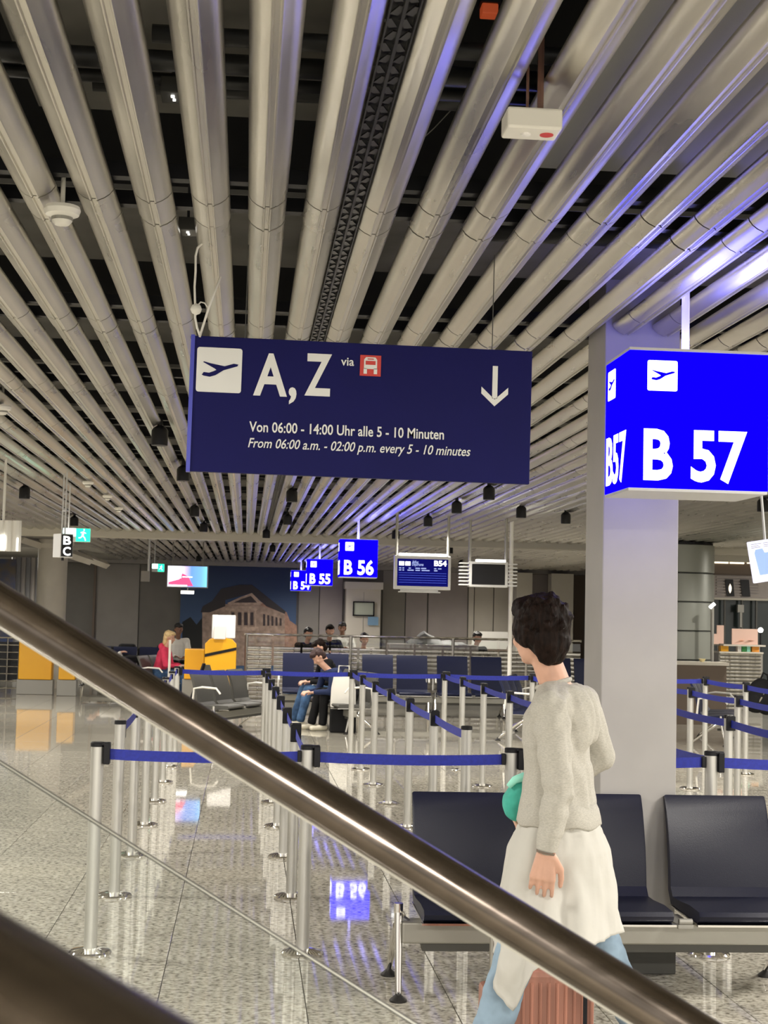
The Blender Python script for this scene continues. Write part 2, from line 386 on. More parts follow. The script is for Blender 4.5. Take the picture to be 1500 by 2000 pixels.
# ---------------------------------------------------------------- mural
def mural():
    a, b = at(355, 1100, 42.9), at(581, 1100, 42.9); W = b.x-a.x; z1 = 2.95
    r = empty('wall_mural', (a.x, 42.85, 0), label='large wall mural of a pillared stone building under a dark blue sky', cat='mural')
    msky = bpy.data.materials.new('mural_sky'); msky.use_nodes = True; nt = msky.node_tree; bs = nt.nodes['Principled BSDF']; bs.inputs['Roughness'].default_value = .6
    tc = nt.nodes.new('ShaderNodeTexCoord'); sp = nt.nodes.new('ShaderNodeSeparateXYZ'); rp = nt.nodes.new('ShaderNodeValToRGB')
    rp.color_ramp.elements[0].color = (.06, .12, .24, 1); rp.color_ramp.elements[1].color = (.012, .028, .085, 1)
    mr = nt.nodes.new('ShaderNodeMapRange'); mr.inputs[1].default_value = .8; mr.inputs[2].default_value = 2.9
    nt.links.new(tc.outputs['Object'], sp.inputs[0]); nt.links.new(sp.outputs[2], mr.inputs[0]); nt.links.new(mr.outputs[0], rp.inputs[0]); nt.links.new(rp.outputs[0], bs.inputs[0])
    MB().b2((0, 0, 0), (W, .05, z1)).build('printed_sky', msky, r)
    MB().b2((.01, .052, .01), (W-.01, .07, z1-.01)).build('backing_board', 'darkgrey', r)
    cols = {'s': mat('mural_stone', (.36, .26, .20), .6, noise_amt=.25, nscale=6), 'd': mat('mural_dark_roof', (.035, .03, .032), .6), 'l': mat('mural_light_stone', (.46, .34, .26), .6, noise_amt=.2, nscale=9), 'w': mat('mural_window', (.05, .035, .035), .6), 't': mat('mural_trees', (.012, .014, .014), .7), 'p': mat('mural_side_stone', (.36, .21, .15), .6, noise_amt=.2, nscale=9)}
    def P(name, m_, pts, lay):
        q = []
        for px, py in pts:
            c = at(px, py, 42.85); q.append((c.x-a.x, c.z))
        MB().prism(q, (0, -.004*lay, 0), (1, 0, 0), (0, 0, 1), (0, -.004, 0)).build(name, cols[m_], r)
    P('printed_trees', 't', [(356, 1300), (356, 1215), (372, 1205), (384, 1220), (396, 1205), (410, 1225), (430, 1300)], 1)
    P('printed_side_wing', 'p', [(500, 1300), (500, 1180), (520, 1172), (560, 1196), (566, 1212), (580, 1222), (580, 1300)], 1)
    P('printed_body', 's', [(395, 1300), (395, 1195), (430, 1180), (500, 1180), (556, 1198), (556, 1300)], 2)
    P('printed_roof', 'd', [(392, 1196), (396, 1184), (414, 1174), (432, 1150), (468, 1142), (492, 1142), (558, 1194), (556, 1199), (520, 1184), (492, 1158), (440, 1172), (440, 1184), (410, 1196)], 3)
    P('printed_pediment', 'l', [(444, 1178), (470, 1166), (492, 1158), (512, 1178), (508, 1182), (448, 1181)], 4)
    P('printed_pediment_field', 'w', [(456, 1177), (474, 1169), (490, 1164), (502, 1177)], 5)
    P('printed_cornice', 'l', [(440, 1190), (446, 1184), (498, 1184), (504, 1190), (500, 1193), (444, 1193)], 5)
    P('printed_plinth', 'l', [(440, 1232), (505, 1232), (505, 1224), (440, 1224)], 5)
    for x in (452, 465, 477, 489): P('printed_window', 'w', [(x, 1221), (x, 1196), (x+6, 1196), (x+6, 1221)], 5)
    for x in (447, 460, 472, 484, 497): P('printed_pillar', 'l', [(x, 1224), (x, 1193), (x+3.5, 1193), (x+3.5, 1224)], 6)
    for x in (514, 522, 530, 538, 546): P('printed_window', 'w', [(x, 1222), (x, 1199+(x-514)*.25), (x+4, 1200+(x-514)*.25), (x+4, 1222)], 5)
    for x in (416, 426): P('printed_window', 'w', [(x, 1221), (x, 1200), (x+5, 1200), (x+5, 1221)], 5)
mural()
# ================================================================ COLUMNS
c = empty('square_column', (1.857, 7.08, 0), label='square painted concrete column behind the seats and below sign B57', cat='column')
MB().b2((-.183, -.18, .0), (.183, .18, 3.6)).build('shaft', 'column', c, bevel=.006)
MB().b2((-.188, -.185, 0), (.188, .185, .24)).build('dark_plinth', 'darkgrey', c, bevel=.004)  # column foot in a darker tone than the shaft
p = at(1340, 1290, 25)
c = empty('clad_column', (p.x-.1, 25.2, 0), label='thick round grey column clad in four sheet-metal rings at right', cat='column')
for i in range(6): MB().lathe((0, 0, 0), [(.60, .02+i*.492), (.62, .03+i*.492), (.62, .49+i*.492), (.60, .50+i*.492)], 40).build('cladding_ring', mat('grey_green_sheet', (.27, .28, .25), .4, .3) if i == 0 else bpy.data.materials['grey_green_sheet'], c, smooth='auto')
MB().lathe((0, 0, 0), [(.595, 0), (.595, 3.0)], 32).build('core', 'black', c)
p = at(103, 1100, 31)
c = empty('round_white_column', (p.x, 31, 0), label='round white column at far left behind the hanging sign box', cat='column')
MB().lathe((0, 0, 0), [(.30, 0), (.30, 2.9)], 32).build('shaft', 'cream', c, smooth='auto')
MB().lathe((0, 0, 0), [(.34, 2.85), (.42, 2.93), (.42, 3.02)], 32).build('collar', 'cream', c, smooth='auto')
# left background: curtains, dark mural strip, sloping soffits
p = at(52, 1100, 35)
c = empty('pleated_partition', (p.x, 35, 0), label='grey pleated partition panel between blue poster and round column', cat='partition')
for i in range(6): MB().tube([(-.28+i*.11, 0, 0), (-.28+i*.11, 0, 2.78)], .062, 10).build('pleat', 'curtain' if i % 2 else 'wallgrey', c, smooth='auto')
MB().box((.34, .05, 1.4), (.06, .1, 2.8)).build('end_post', 'black', c)
p = at(0, 1105, 34)
c = empty('blue_poster_wall', (p.x-.2, 34, 0), label='dark blue poster panel at the far left edge', cat='poster')
MB().box((0, 0, 1.35), (1.1, .06, 2.7)).build('panel', mat('night_blue_print', (.02, .04, .12), .5, c2=(.09, .07, .05), nscale=3), c)
MB().box((0, 0, .1), (1.14, .1, .2)).build('foot', 'black', c)
for (a_, b_, Yq) in (((40, 1050), (145, 1085), 30), ((150, 1082), (185, 1096), 36)):
    q1, q2 = at(*a_, Yq), at(*b_, Yq)
    tag(MB().tube([(q1.x, Yq, q1.z), (q2.x, Yq+3, q2.z)], .1, 4).build('trim_%d' % (3 if a_[0] == 40 else 4), 'cream'), kind='structure')
# ================================================================ BELT STANCHIONS
def stanchion_proto():
    r = empty('belt_stanchion', label='x', cat='stanchion', group='belt stanchions of the queue maze')
    MB().lathe((0, 0, 0), [(.100, 0), (.101, .008), (.094, .016), (.06, .024), (.034, .028)], 28).build('base', 'chrome', r, smooth='auto')
    MB().lathe((0, 0, 0), [(.0315, .02), (.0315, .982)], 20).build('post', 'post', r, smooth='auto')
    MB().lathe((0, 0, 0), [(.034, .978), (.034, .996), (.030, 1.0)], 20).build('cap', 'black', r, smooth='auto')
    return r
SP = stanchion_proto()
CX = [-.69, .32, 1.325, 2.335, 3.37, 4.40, 5.45]
def SPOS(c, r):
    Y = 7.30+1.425*r
    x = CX[c]-(.0075*(Y-7.3) if c < 3 else 0)
    return V(x, Y, 0)
cnames = ['leftmost line', 'second line from the left', 'third line from the left', 'fourth line from the left', 'fifth line from the left', 'sixth line from the left', 'rightmost line']
onames = ['frontmost', 'second from the front', 'third from the front', 'fourth from the front', 'fifth from the front', 'sixth from the front', 'seventh from the front', 'rearmost']
rows = {0: range(8), 1: range(8), 2: range(8), 3: range(8), 4: range(1, 8), 5: range(3, 8), 6: range(5, 8)}
belts = [((0, 0), (1, 0)), ((1, 0), (2, 0)), ((2, 0), (3, 0)), ((3, 0), (4, 0))]
belts += [((c, 7), (c+1, 7)) for c in (0, 1, 2, 3, 5)]
belts += [((1, r+1), (1, r)) for r in range(0, 7)] + [((2, r+1), (2, r)) for r in range(1, 7)] + [((3, r+1), (3, r)) for r in range(0, 7)]
belts += [((0, r), (0, r+1)) for r in range(1, 7)] + [((4, r+1), (4, r)) for r in range(1, 7)] + [((5, r+1), (5, r)) for r in range(3, 7)] + [((6, r+1), (6, r)) for r in range(5, 7)]
ST = {}
first = True
rows_ = {k: list(v) for k, v in rows.items()}; rows_[4] = [0]+rows_[4]
for c_ in rows_:
    for r_ in rows_[c_]:
        lab = 'silver queue post, %s in the %s' % (onames[r_], cnames[c_])
        if first: o = SP; first = False; o.location = SPOS(c_, r_); o['label'] = lab
        else: o = dup(SP, SPOS(c_, r_), None, lab)
        ST[(c_, r_)] = o
def belt(a, b):
    A, B = SPOS(*a), SPOS(*b)
    d = (B-A); L = d.length; u = d.normalized(); root = ST[a]; nrm = V(-u.y, u.x, 0)
    # cassette head on the post
    R3 = Matrix((u, nrm, V(0, 0, 1))).transposed()
    MB().box(u*.046+V(0, 0, .945), (.03, .062, .10), R3).box(u*.018+V(0, 0, .992), (.085, .05, .014), R3).build('belt_head', 'black', root, bevel=.004)
    clip = None
    # clip on the receiving post, belongs to the belt
    cl = MB().box(u*(L-.040)+V(0, 0, .945), (.018, .03, .055), R3).build('belt_clip', 'black', root, bevel=.002)
    rings = []
    n = 12; sag = .010+.004*rnd.random()
    for i in range(n+1):
        t = .055+(L-.10)*i/n; k = t/L; z = .945-sag*4*k*(1-k)
        tw = .0
        c0 = u*t+V(0, 0, z)
        rings.append([c0+nrm*.0012+V(0, 0, .0255), c0-nrm*.0012+V(0, 0, .0255), c0-nrm*.0012-V(0, 0, .0255), c0+nrm*.0012-V(0, 0, .0255)])
    bo = MB().loft(rings).build('belt', 'belt', root); cl.parent = bo
for a, b in belts: belt(a, b)
# ================================================================ SEATS
def seat_profile():
    front = [(-.445, .365), (-.455, .385), (-.44, .402), (-.30, .405), (-.12, .392), (-.03, .392), (.005, .43), (.015, .52), (.03, .60), (.055, .68), (.085, .76), (.115, .82), (.125, .832)]
    back = [(.150, .825), (.14, .81), (.095, .70), (.068, .60), (.05, .50), (.045, .41), (.0, .355), (-.2, .352), (-.42, .352)]
    return front+back
def make_bench(name, label, n, w=.47, pitch=.56, seatmat='seat', group=None, cat='bench', arms=False, tall=1.):
    r = empty(name, label=label, cat=cat, group=group)
    L = pitch*n; pr = [(y, z if z < .45 else .45+(z-.45)*tall) for y, z in seat_profile()]
    for i in range(n):
        x = -L/2+pitch*(i+.5)
        rings = []
        for t, s in ((-1, .985), (-.97, 1), (.97, 1), (1, .985)):
            cy = sum(p[0] for p in pr)/len(pr); cz = sum(p[1] for p in pr)/len(pr)
            rings.append([(x+t*w/2, y if s == 1 else y+(.003 if y < cy else -.003), z if s == 1 else z-(.004 if z > .8 else 0)) for y, z in pr])
        MB().loft(rings).build('seat_shell', seatmat, r, smooth='auto')
        # thin steel edge under each shell
        MB().b2((x-w/2-.01, -.46, .343), (x+w/2+.01, -.43, .352)).b2((x-w/2-.004, -.44, .345), (x+w/2+.004, .02, .351)).build('seat_rim', 'chrome', r)
        MB().b2((x-.16, -.25, .30), (x-.13, -.02, .35)).b2((x+.13, -.25, .30), (x+.16, -.02, .35)).build('seat_bracket', 'grey', r)
    MB().b2((-L/2-.02, -.31, .235), (L/2+.02, -.20, .325)).build('beam', mat('beam_grey', (.36, .35, .31), .4, .6) if 'beam_grey' not in bpy.data.materials else bpy.data.materials['beam_grey'], r, bevel=.008)
    MB().b2((-L/2+.07, -.29, .20), (L/2-.07, -.22, .236)).build('under_rail', 'darkgrey', r)
    for x in (-L/2-.035, L/2-.045):
        lg = MB().tube([(x, -.27, .40), (x, -.27, .36)], .020, 12).tube([(x, -.27, .37), (x, -.285, .26), (x, -.335, .03)], [.019, .018, .013], 12)
        lo = lg.build('front_leg', 'chrome', r, smooth='auto')
        lr = MB().tube([(x, -.25, .30), (x, -.12, .22), (x, .12, .03)], [.022, .02, .013], 12).build('rear_leg', 'chrome', r, smooth='auto')
        MB().lathe((x, -.335, 0), [(.038, 0), (.038, .008), (.014, .028), (.010, .045)], 16).build('foot', 'foot', lo, smooth='auto')
        MB().lathe((x, .12, 0), [(.038, 0), (.038, .008), (.014, .028), (.010, .045)], 16).build('foot', 'foot', lr, smooth='auto')
        MB().tube([(x+(.04 if x < 0 else -.04), -.25, .31), (x, -.25, .34)], .022, 10).build('leg_socket', 'chrome', r, smooth='auto')
        if arms:
            MB().tube([(x, .04, .42), (x, .02, .62), (x, -.10, .64), (x, -.30, .63), (x, -.36, .56)], .014, 8).build('armrest', 'white', r, smooth='auto')
    for i in range(1, n):
        x = -L/2+pitch*i
        MB().b2((x-.035, -.44, .33), (x+.035, -.20, .348)).tube([(x-.03, -.43, .36), (x+.03, -.43, .36)], .014, 8).build('coupling_plate', 'grey', r, bevel=.003)
    return r
b1 = make_bench('seat_bench', 'three-seat dark leather waiting bench in the foreground, in front of the square column', 3, .48, .592)
b1.location = (1.62, 6.745, 0); b1.rotation_euler = (0, 0, -.008)
# mid and far benches facing away / towards the viewer
def place(b, px, py, Y, rz, z=0):
    q = at(px, py, Y); b.location = (q.x, Y, z); b.rotation_euler = (0, 0, rz)
bb = make_bench('seat_bench', 'leftmost blue two-seat bench along the steel partition, behind the seated travellers', 2, .51, .57, 'seatfar', 'blue benches by the steel partition', arms=True, tall=1.4)
place(bb, 617, 1300, 24.4, 0)
for lab, px, Y in (('second blue bench from the left along the steel partition', 772, 24.4), ('third blue bench from the left along the steel partition, left of the walking man', 918, 24.4)):
    o = dup(bb, (0, 0, 0), 0, lab); place(o, px, 1300, Y, 0)
bs = make_bench('seat_bench', 'dark grey bench with open steel legs, seen end-on left of the queue posts', 3, .50, .58, 'darkgrey', arms=True)
place(bs, 440, 1300, 20.6, 1.15)
o = dup(bs, (0, 0, 0), 0, 'grey steel bench the pink-topped traveller sits on'); o.location = (at(312, 1300, 27).x, 27, 0); o.rotation_euler = (0, 0, 1.3)
o = dup(bs, (0, 0, 0), 0, 'bench behind the queue posts carrying the two resting travellers'); o.location = (at(690, 1300, 21.3).x, 21.3, 0); o.rotation_euler = (0, 0, -1.35)
bq = make_bench('seat_bench', 'row of blue seats seen edge-on left of the walking man at mid distance', 3, .50, .56, 'seatfar', arms=True)
bq.location = (at(1000, 1300, 21).x, 20.6, 0); bq.rotation_euler = (0, 0, 1.25)
o = dup(bq, (0, 0, 0), 0, 'row of blue seats right of the square column below the clad column'); o.location = (at(1368, 1300, 20.5).x, 20.3, 0); o.rotation_euler = (0, 0, 1.2)
o = dup(bq, (0, 0, 0), 0, 'row of dark seats at the right edge beside the black backpack'); o.location = (at(1475, 1300, 20).x+1.0, 19.6, 0); o.rotation_euler = (0, 0, -1.2)
o = dup(bq, (0, 0, 0), 0, 'dark bench below the grey back wall with a person lying on it'); o.location = (at(240, 1300, 32).x, 32.4, 0); o.rotation_euler = (0, 0, 0)
o = dup(bb, (0, 0, 0), 0, 'blue two-seat bench between the walking man and the square column'); place(o, 1120, 1300, 24.6, 0)
# ================================================================ GATE SIGNS
def icon_plane(parent, x0, z0, s, o, ax, nrm, blue, white, mir=False):
    """departure pictogram: white rounded tile with a climbing aircraft"""
    def rr(n=5, r=.06):
        pts = []
        for cx, cy, a0 in ((1-r, 1-r, 0), (r, 1-r, 90), (r, r, 180), (1-r, r, 270)):
            for i in range(n): a = math.radians(a0+90*i/(n-1)); pts.append((cx+r*math.cos(a), cy+r*math.sin(a)))
        return pts
    O = Vector(o)+Vector(ax)*x0+V(0, 0, z0)
    tile_ = MB().prism([(p[0]*s, p[1]*s) for p in rr()], O, ax, (0, 0, 1), Vector(nrm)*.002).build('pictogram_tile', white, parent)
    pl = [(.12, .38), (.16, .36), (.30, .34), (.42, .38), (.60, .50), (.90, .60), (.92, .64), (.82, .655), (.62, .59), (.30, .645), (.16, .68), (.14, .665), (.40, .53), (.44, .50), (.38, .47), (.28, .43), (.16, .44)]
    MB().prism([(p[0]*s, p[1]*s) for p in pl], O+Vector(nrm)*.0022, ax, (0, 0, 1), Vector(nrm)*.001).build('aircraft_symbol', blue, tile_)
def gate_sign(num, px0, py0, Y, W, Hh, D, label):
    c0 = at(px0, py0, Y); zt = c0.z
    r = empty('gate_sign', (c0.x+W/2, Y+D/2, zt-Hh), label=label, cat='sign', group='lit blue gate signs')
    MB().b2((-W/2, -D/2, 0), (W/2, D/2, Hh)).build('light_box', 'litblue', r, bevel=.002)
    MB().b2((-W/2+.002, -D/2+.002, -.012), (W/2-.002, D/2-.002, -.0005)).build('bottom_plate', 'signedge', r)
    MB().b2((-W/2, -D/2, Hh+.0005), (W/2, D/2, Hh+.012)).build('top_plate', 'signedge', r)
    MB().tube([(.0, 0, Hh), (.0, 0, CZ+.02-zt+Hh)], .017, 12).build('hanging_rod', 'white', r)
    ll = bpy.data.lights.new('sign_top_glow', 'AREA'); ll.shape = 'RECTANGLE'; ll.size = W*.8; ll.size_y = D*.7; ll.energy = 4; ll.color = (.22, .22, 1)
    lo_ = bpy.data.objects.new('sign_top_glow', ll); col.objects.link(lo_); lo_.parent = r; lo_.location = (0, 0, Hh+.02); lo_.rotation_euler = (PI, 0, 0)
    s = .125
    icon_plane(r, -W/2+.075, Hh-.04-s, s, (0, -D/2-.0008, 0), (1, 0, 0), (0, -1, 0), 'litblue', 'litwhite')
    text('B', .285, 'litwhite', r, (-W/2+.062, -D/2-.001, .040), FRONT, width=.122, bold=.03)
    text(num, .285, 'litwhite', r, (-W/2+.26, -D/2-.001, .040), FRONT, width=.235, bold=.03)
    L = (PI/2, 0, -PI/2)
    text('B'+num, .285, 'litwhite', r, (-W/2-.001, D/2-.03, .04), L, width=D*.82, bold=.02)
    icon_plane(r, .0, Hh-.04-s, s, (-W/2-.0008, D/2-.05, 0), (0, -1, 0), (-1, 0, 0), 'litblue', 'litwhite')
    return r
gate_sign('57', 1230, 683, 5.9, .585, .565, .40, 'lit blue gate sign reading B 57, nearest and largest, before the square column')
gate_sign('56', 665, 1053, 21.6, .55, .545, .40, 'lit blue gate sign reading B 56 in the middle distance')
gate_sign('55', 600, 1092, 31., .54, .54, .40, 'lit blue gate sign reading B 55, smaller, left of B 56')
gate_sign('54', 569, 1114, 39.5, .53, .53, .40, 'lit blue gate sign reading B 54, farthest of the blue signs')
# ---------------------------------------------------------------- A,Z direction sign
W, Hh = 1.305, .515
c0 = at(375, 655, 5.6)
az = empty('direction_sign', (c0.x, 5.6, c0.z), label='large dark blue hanging direction sign reading A, Z via bus', cat='sign')
az.rotation_euler = (0, .0075, 0)
MB().b2((0, 0, -Hh), (W, .03, 0)).build('panel', 'signblue', az, bevel=.002)
MB().b2((-.003, -.004, -Hh-.002), (.012, .032, .003)).build('edge_profile', mat('blue_edge', (.06, .07, .5), .3), az)
icon_plane(az, .022, -.213, .17, (0, -.001, 0), (1, 0, 0), (0, -1, 0), 'signblue', 'signwhite')
text('A', .222, 'signwhite', az, (.238, -.001, -.213), FRONT, width=.128, bold=.024)
text(',', .222, 'signwhite', az, (.372, -.001, -.213), FRONT, width=.030, bold=.02)
text('Z', .222, 'signwhite', az, (.432, -.001, -.205), FRONT, width=.10, bold=.024)
text('via', .046, 'signwhite', az, (.567, -.001, -.088), FRONT, width=.05)
bt_ = MB().b2((.640, -.003, -.125), (.720, -.0, -.045)).build('bus_pictogram_tile', 'signred', az)
mb = MB()
mb.prism([(.655, -.098), (.655, -.062), (.662, -.053), (.698, -.053), (.705, -.062), (.705, -.098)], (0, -.0035, 0), (1, 0, 0), (0, 0, 1), (0, -.001, 0))
mb.b2((.654, -.0045, -.117), (.667, -.0035, -.096)).b2((.693, -.0045, -.117), (.706, -.0035, -.096)); mb.build('bus_symbol', 'signwhite', bt_)
MB().b2((.661, -.0056, -.082), (.699, -.0046, -.067)).b2((.668, -.0056, -.062), (.692, -.0046, -.058)).build('bus_window', 'signred', bt_)
mb = MB().b2((1.152, -.002, -.190), (1.172, 0, -.064))
for s in (-1, 1): mb.prism([(1.162, -.220), (1.162+s*.052, -.172), (1.162+s*.052, -.146), (1.162, -.194)][::s], (0, 0, 0), (1, 0, 0), (0, 0, 1), (0, -.002, 0))
mb.build('down_arrow', 'signwhite', az)
text('Von 06:00 - 14:00 Uhr alle 5 - 10 Minuten', .055, 'signwhite', az, (.228, -.001, -.356), FRONT, width=.742, bold=.014)
text('From 06:00 a.m. - 02:00 p.m. every 5 - 10 minutes', .051, 'signwhite', az, (.226, -.001, -.416), FRONT, width=.848, bold=.008, shear=.25)
MB().tube([(.20, .015, 0), (.20, .015, CZ-.01-c0.z)], .002, 6).build('suspension_wire', 'darkgrey', az)
MB().tube([(1.15, .015, 0), (1.15, .015, CZ-c0.z)], .002, 6).build('suspension_wire', 'darkgrey', az)
# cord, ball and reed at the sign's left corner
def pl_(pts, Y): return [at(x, y, Y) for x, y in pts]
cdn = pl_([(410, 469), (400, 471), (386, 484), (382, 500), (382, 530), (380, 560), (381, 590), (381, 620), (385, 640), (390, 655)], 5.55)
base = cdn[-1]
cr = empty('sign_cord', cdn[0], label='white cord with a knot ball hanging from a slat to the direction sign', cat='cord')
MB().tube([q-cdn[0] for q in [cdn[0]+V(0, 0, .03)]+cdn], .0042, 8).build('cord', 'white', cr, smooth=True)
kb = at(383, 604, 5.55)-cdn[0]
MB().lathe(kb, [(.002, -.022), (.016, -.015), (.022, 0), (.016, .015), (.002, .022)], 14).build('knot_ball', 'white', cr, smooth=True)
lp = pl_([(385, 598), (392, 590), (400, 592), (405, 600)], 5.55)
MB().tube([q-cdn[0] for q in lp], .003, 6).build('loop', 'white', cr, smooth=True)
rd = pl_([(392, 648), (408, 600), (431, 540)], 5.54)
rd[0] = at(390, 658, 5.585)
tag(MB().tube(rd, .0045, 8).build('cable_tie', 'white', smooth=True), label='straight pale cable tie sticking up at the left corner of the direction sign', cat='cable tie')
# ================================================================ CEILING FIXTURES
def can_proto():
    r = empty('ceiling_spotlight', label='x', cat='spotlight', group='black ceiling spotlights')
    MB().lathe((0, 0, 0), [(.052, -.13), (.060, -.13), (.062, -.11), (.062, -.02), (.05, .0), (.02, .02), (.02, .10)], 20).build('housing', 'black', r, smooth='auto')
    MB().lathe((0, 0, 0), [(.003, -.108), (.045, -.108), (.05, -.125), (.051, -.112)], 16).build('reflector', mat('spot_lens', (.2, .2, .18), .3, emit=(1, .95, .85), es=.6), r, smooth='auto')
    return r
CP = can_proto(); fc = True
# (px, py, power) measured at z = 2.98
cans = [(312, 852, 55), (358, 925, 55), (380, 998, 60), (398, 1030, 60), (205, 965, 0), (48, 962, 55), (145, 1018, 50), (570, 968, 60), (562, 1015, 60),
        (955, 963, 60), (892, 991, 60), (836, 1018, 60), (773, 1044, 60), (1490, 987, 60), (1070, 676, 0), (1018, 1000, 50), (1105, 1012, 55)]
for i, (px, py, p) in enumerate(cans):
    if p == 0: continue
    q = atz(px, py, 2.93)
    zz = 2.99
    lab = 'black ceiling spotlight ' + ['left of the direction sign', 'just below left corner of the direction sign', 'third down the row left of the direction sign', 'fourth down the row, at the beige beam on the left', '', 'high at the left edge above the exit sign', 'above the green exit sign at left', 'below the middle of the direction sign', 'above the beige beam in the middle', 'just below the right corner of the direction sign', 'second in the row below the direction sign on the right', 'third in the row right of sign B 56', 'fourth in the row, beside sign B 56', 'at the right edge under sign B 57', 'right of the direction sign by the square column', 'left of the square column, upper', 'left of the square column, lower'][i]
    if fc: o = CP; fc = False; o.location = (q.x, q.y, zz); o['label'] = lab
    else: o = dup(CP, (q.x, q.y, zz), None, lab)
    spot('spotlight_lamp', (q.x, q.y, zz-.14), p*1.7, 150, .7, .05)
for x, y, lab in ((3.9, 28.5, 'black ceiling spotlight above the flight monitor, beyond the beige beam'), (.5, 30, 'black ceiling spotlight beyond the beige beam, left of sign B 55'), (2.6, 33, 'black ceiling spotlight beyond the beam, between B 56 and the flight monitor'), (-1.2, 37, 'black ceiling spotlight before the mural'), (5.2, 36, 'black ceiling spotlight beyond the black monitor'), (7.5, 31, 'black ceiling spotlight beyond the beam, just left of the square column'), (8.5, 23, 'black ceiling spotlight right of the square column, above the clad column'), (6.4, 40, 'added black ceiling spotlight washing the cream wall panels, farthest right'), (1.6, 40.5, 'added black ceiling spotlight washing the back wall, above the service cabinet'), (-3.9, 24, 'black ceiling spotlight at left, just before the beige beam'), (-3.9, 33, 'black ceiling spotlight on the plain ceiling above the small exit sign'), (.3, 24.5, 'black ceiling spotlight just before the beam, left of sign B 56'), (4.2, 12.5, 'black ceiling spotlight hidden partly behind sign B 57'), (7.2, 13, 'black ceiling spotlight beyond the right edge of sign B 57'), (9.5, 35, 'black ceiling spotlight far back above the shop front')):  # the two by the back wall are added to wash it with light
    o = dup(CP, (x, y, 2.99), None, lab); spot('spotlight_lamp', (x, y, 2.84), 130 if y > 27 else 90, 160, .7, .05)
# smoke detectors hanging by stems
sd = empty('smoke_detector', label='x', cat='smoke detector', group='white smoke detectors')
MB().lathe((0, 0, 0), [(.058, 0), (.062, -.012), (.056, -.028), (.036, -.036), (.034, -.05), (.024, -.062), (.003, -.064)], 24).build('body', 'white', sd, smooth='auto')
MB().lathe((0, 0, 0), [(.0365, -.037), (.0362, -.048)], 24).build('sensor_grille', 'grey', sd)
MB().tube([(0, 0, 0), (0, 0, .14)], .008, 8).build('stem', 'white', sd)
for i, (px, py, lab) in enumerate(((122, 404, 'white smoke detector nearest to the camera, upper left'), (5, 792, 'white smoke detector cut by the left edge'), (172, 940, 'white smoke detector, largest of the three above the exit sign'), (210, 967, 'white smoke detector, middle one of three above the exit sign'), (232, 991, 'white smoke detector, farthest of three above the exit sign'))):
    q = atz(px, py, CZ-.058)
    if i == 0: o = sd; o.location = (q.x, q.y, CZ-.058); o['label'] = lab
    else: o = dup(sd, (q.x, q.y, CZ-.058), None, lab)
# emergency lamp box hanging between slats
q = atz(1038, 262, 2.90)
e = empty('emergency_lamp', q, label='white hanging box with a red oval mark between the slats at upper right', cat='emergency lamp')
MB().b2((-.072, -.05, 0), (.072, .05, .055)).build('box', 'white', e, bevel=.006)
MB().lathe((.04, 0, 0), [(.001, -.0015), (.018, -.0015), (.018, .001)], 20).build('red_mark', 'signred', e)
MB().lathe((-.015, 0, 0), [(.001, -.006), (.012, -.004), (.014, .001)], 16).build('lens', 'paper', e)
MB().tube([(-.012, 0, .05), (-.012, 0, .5)], .004, 6).tube([(.022, 0, .05), (.022, 0, .5)], .009, 6).build('hanger_rod', mat('reddish_rod', (.16, .08, .06), .5), e)
MB().b2((-.08, -.01, .5), (.08, .01, .52)).build('hanger_bar', 'duct', e)
# loose wire and dark oval in the void, red lamps
q1, q2, q3 = at(925, 190, 4.6), at(890, 205, 4.6), at(848, 250, 4.6)
tag(MB().tube([q1+V(.1, 0, .1), q1, q2, q3, q3-V(.03, 0, .06)+V(0, 0, .03)], .002, 6).build('loose_wire', 'grey', smooth=True), label='thin loose grey wire in the dark gap left of the emergency lamp', cat='wire')
for px, py, Y, lab in ((955, 22, 3.9, 'small red square lamp in the dark ceiling gap at the top'), (1400, 302, 4.9, 'small orange-red lamp in the ceiling gap at upper right')):
    q = at(px, py, Y); t = empty('indicator_lamp', q, label=lab, cat='lamp')
    MB().box((0, 0, 0), (.045, .045, .03)).build('lens', 'redlamp', t, bevel=.004); MB().box((0, 0, .03), (.055, .055, .03)).build('socket', 'black', t); MB().tube([(0, 0, .04), (0, 0, .6)], .006, 6).build('stem', 'duct', t)
q = at(1322, 204, 4.35)
t = empty('recessed_spot', q, label='dark oval recessed spot ring in the blue-lit gap at upper right', cat='spotlight')
MB().lathe((0, 0, 0), [(.018, .0), (.026, .0), (.028, .02), (.024, .06)], 20).build('ring', 'black', t, smooth='auto'); MB().tube([(0, 0, .05), (0, 0, .3)], .01, 6).build('stem', 'black', t)
# two small lit status displays behind the slats, upper left
for px, py, Y, lab in ((338, 195, 4.35, 'small grey box with bright white marks behind the slats, upper left'), (367, 458, 5.6, 'small grey box with one white dot behind the slats above the direction sign')):
    q = at(px, py, Y); t = empty('status_box', q, label=lab, cat='control box')
    MB().box((0, 0, .03), (.07, .10, .05)).build('housing', 'darkgrey', t, bevel=.003); MB().box((.0, -.02, .003), (.010, .012, .004)).box((.003, .01, .003), (.008, .010, .004)).build('status_light', 'lamp', t); MB().tube([(0, 0, .05), (0, 0, .5)], .006, 6).build('stem', 'duct', t)
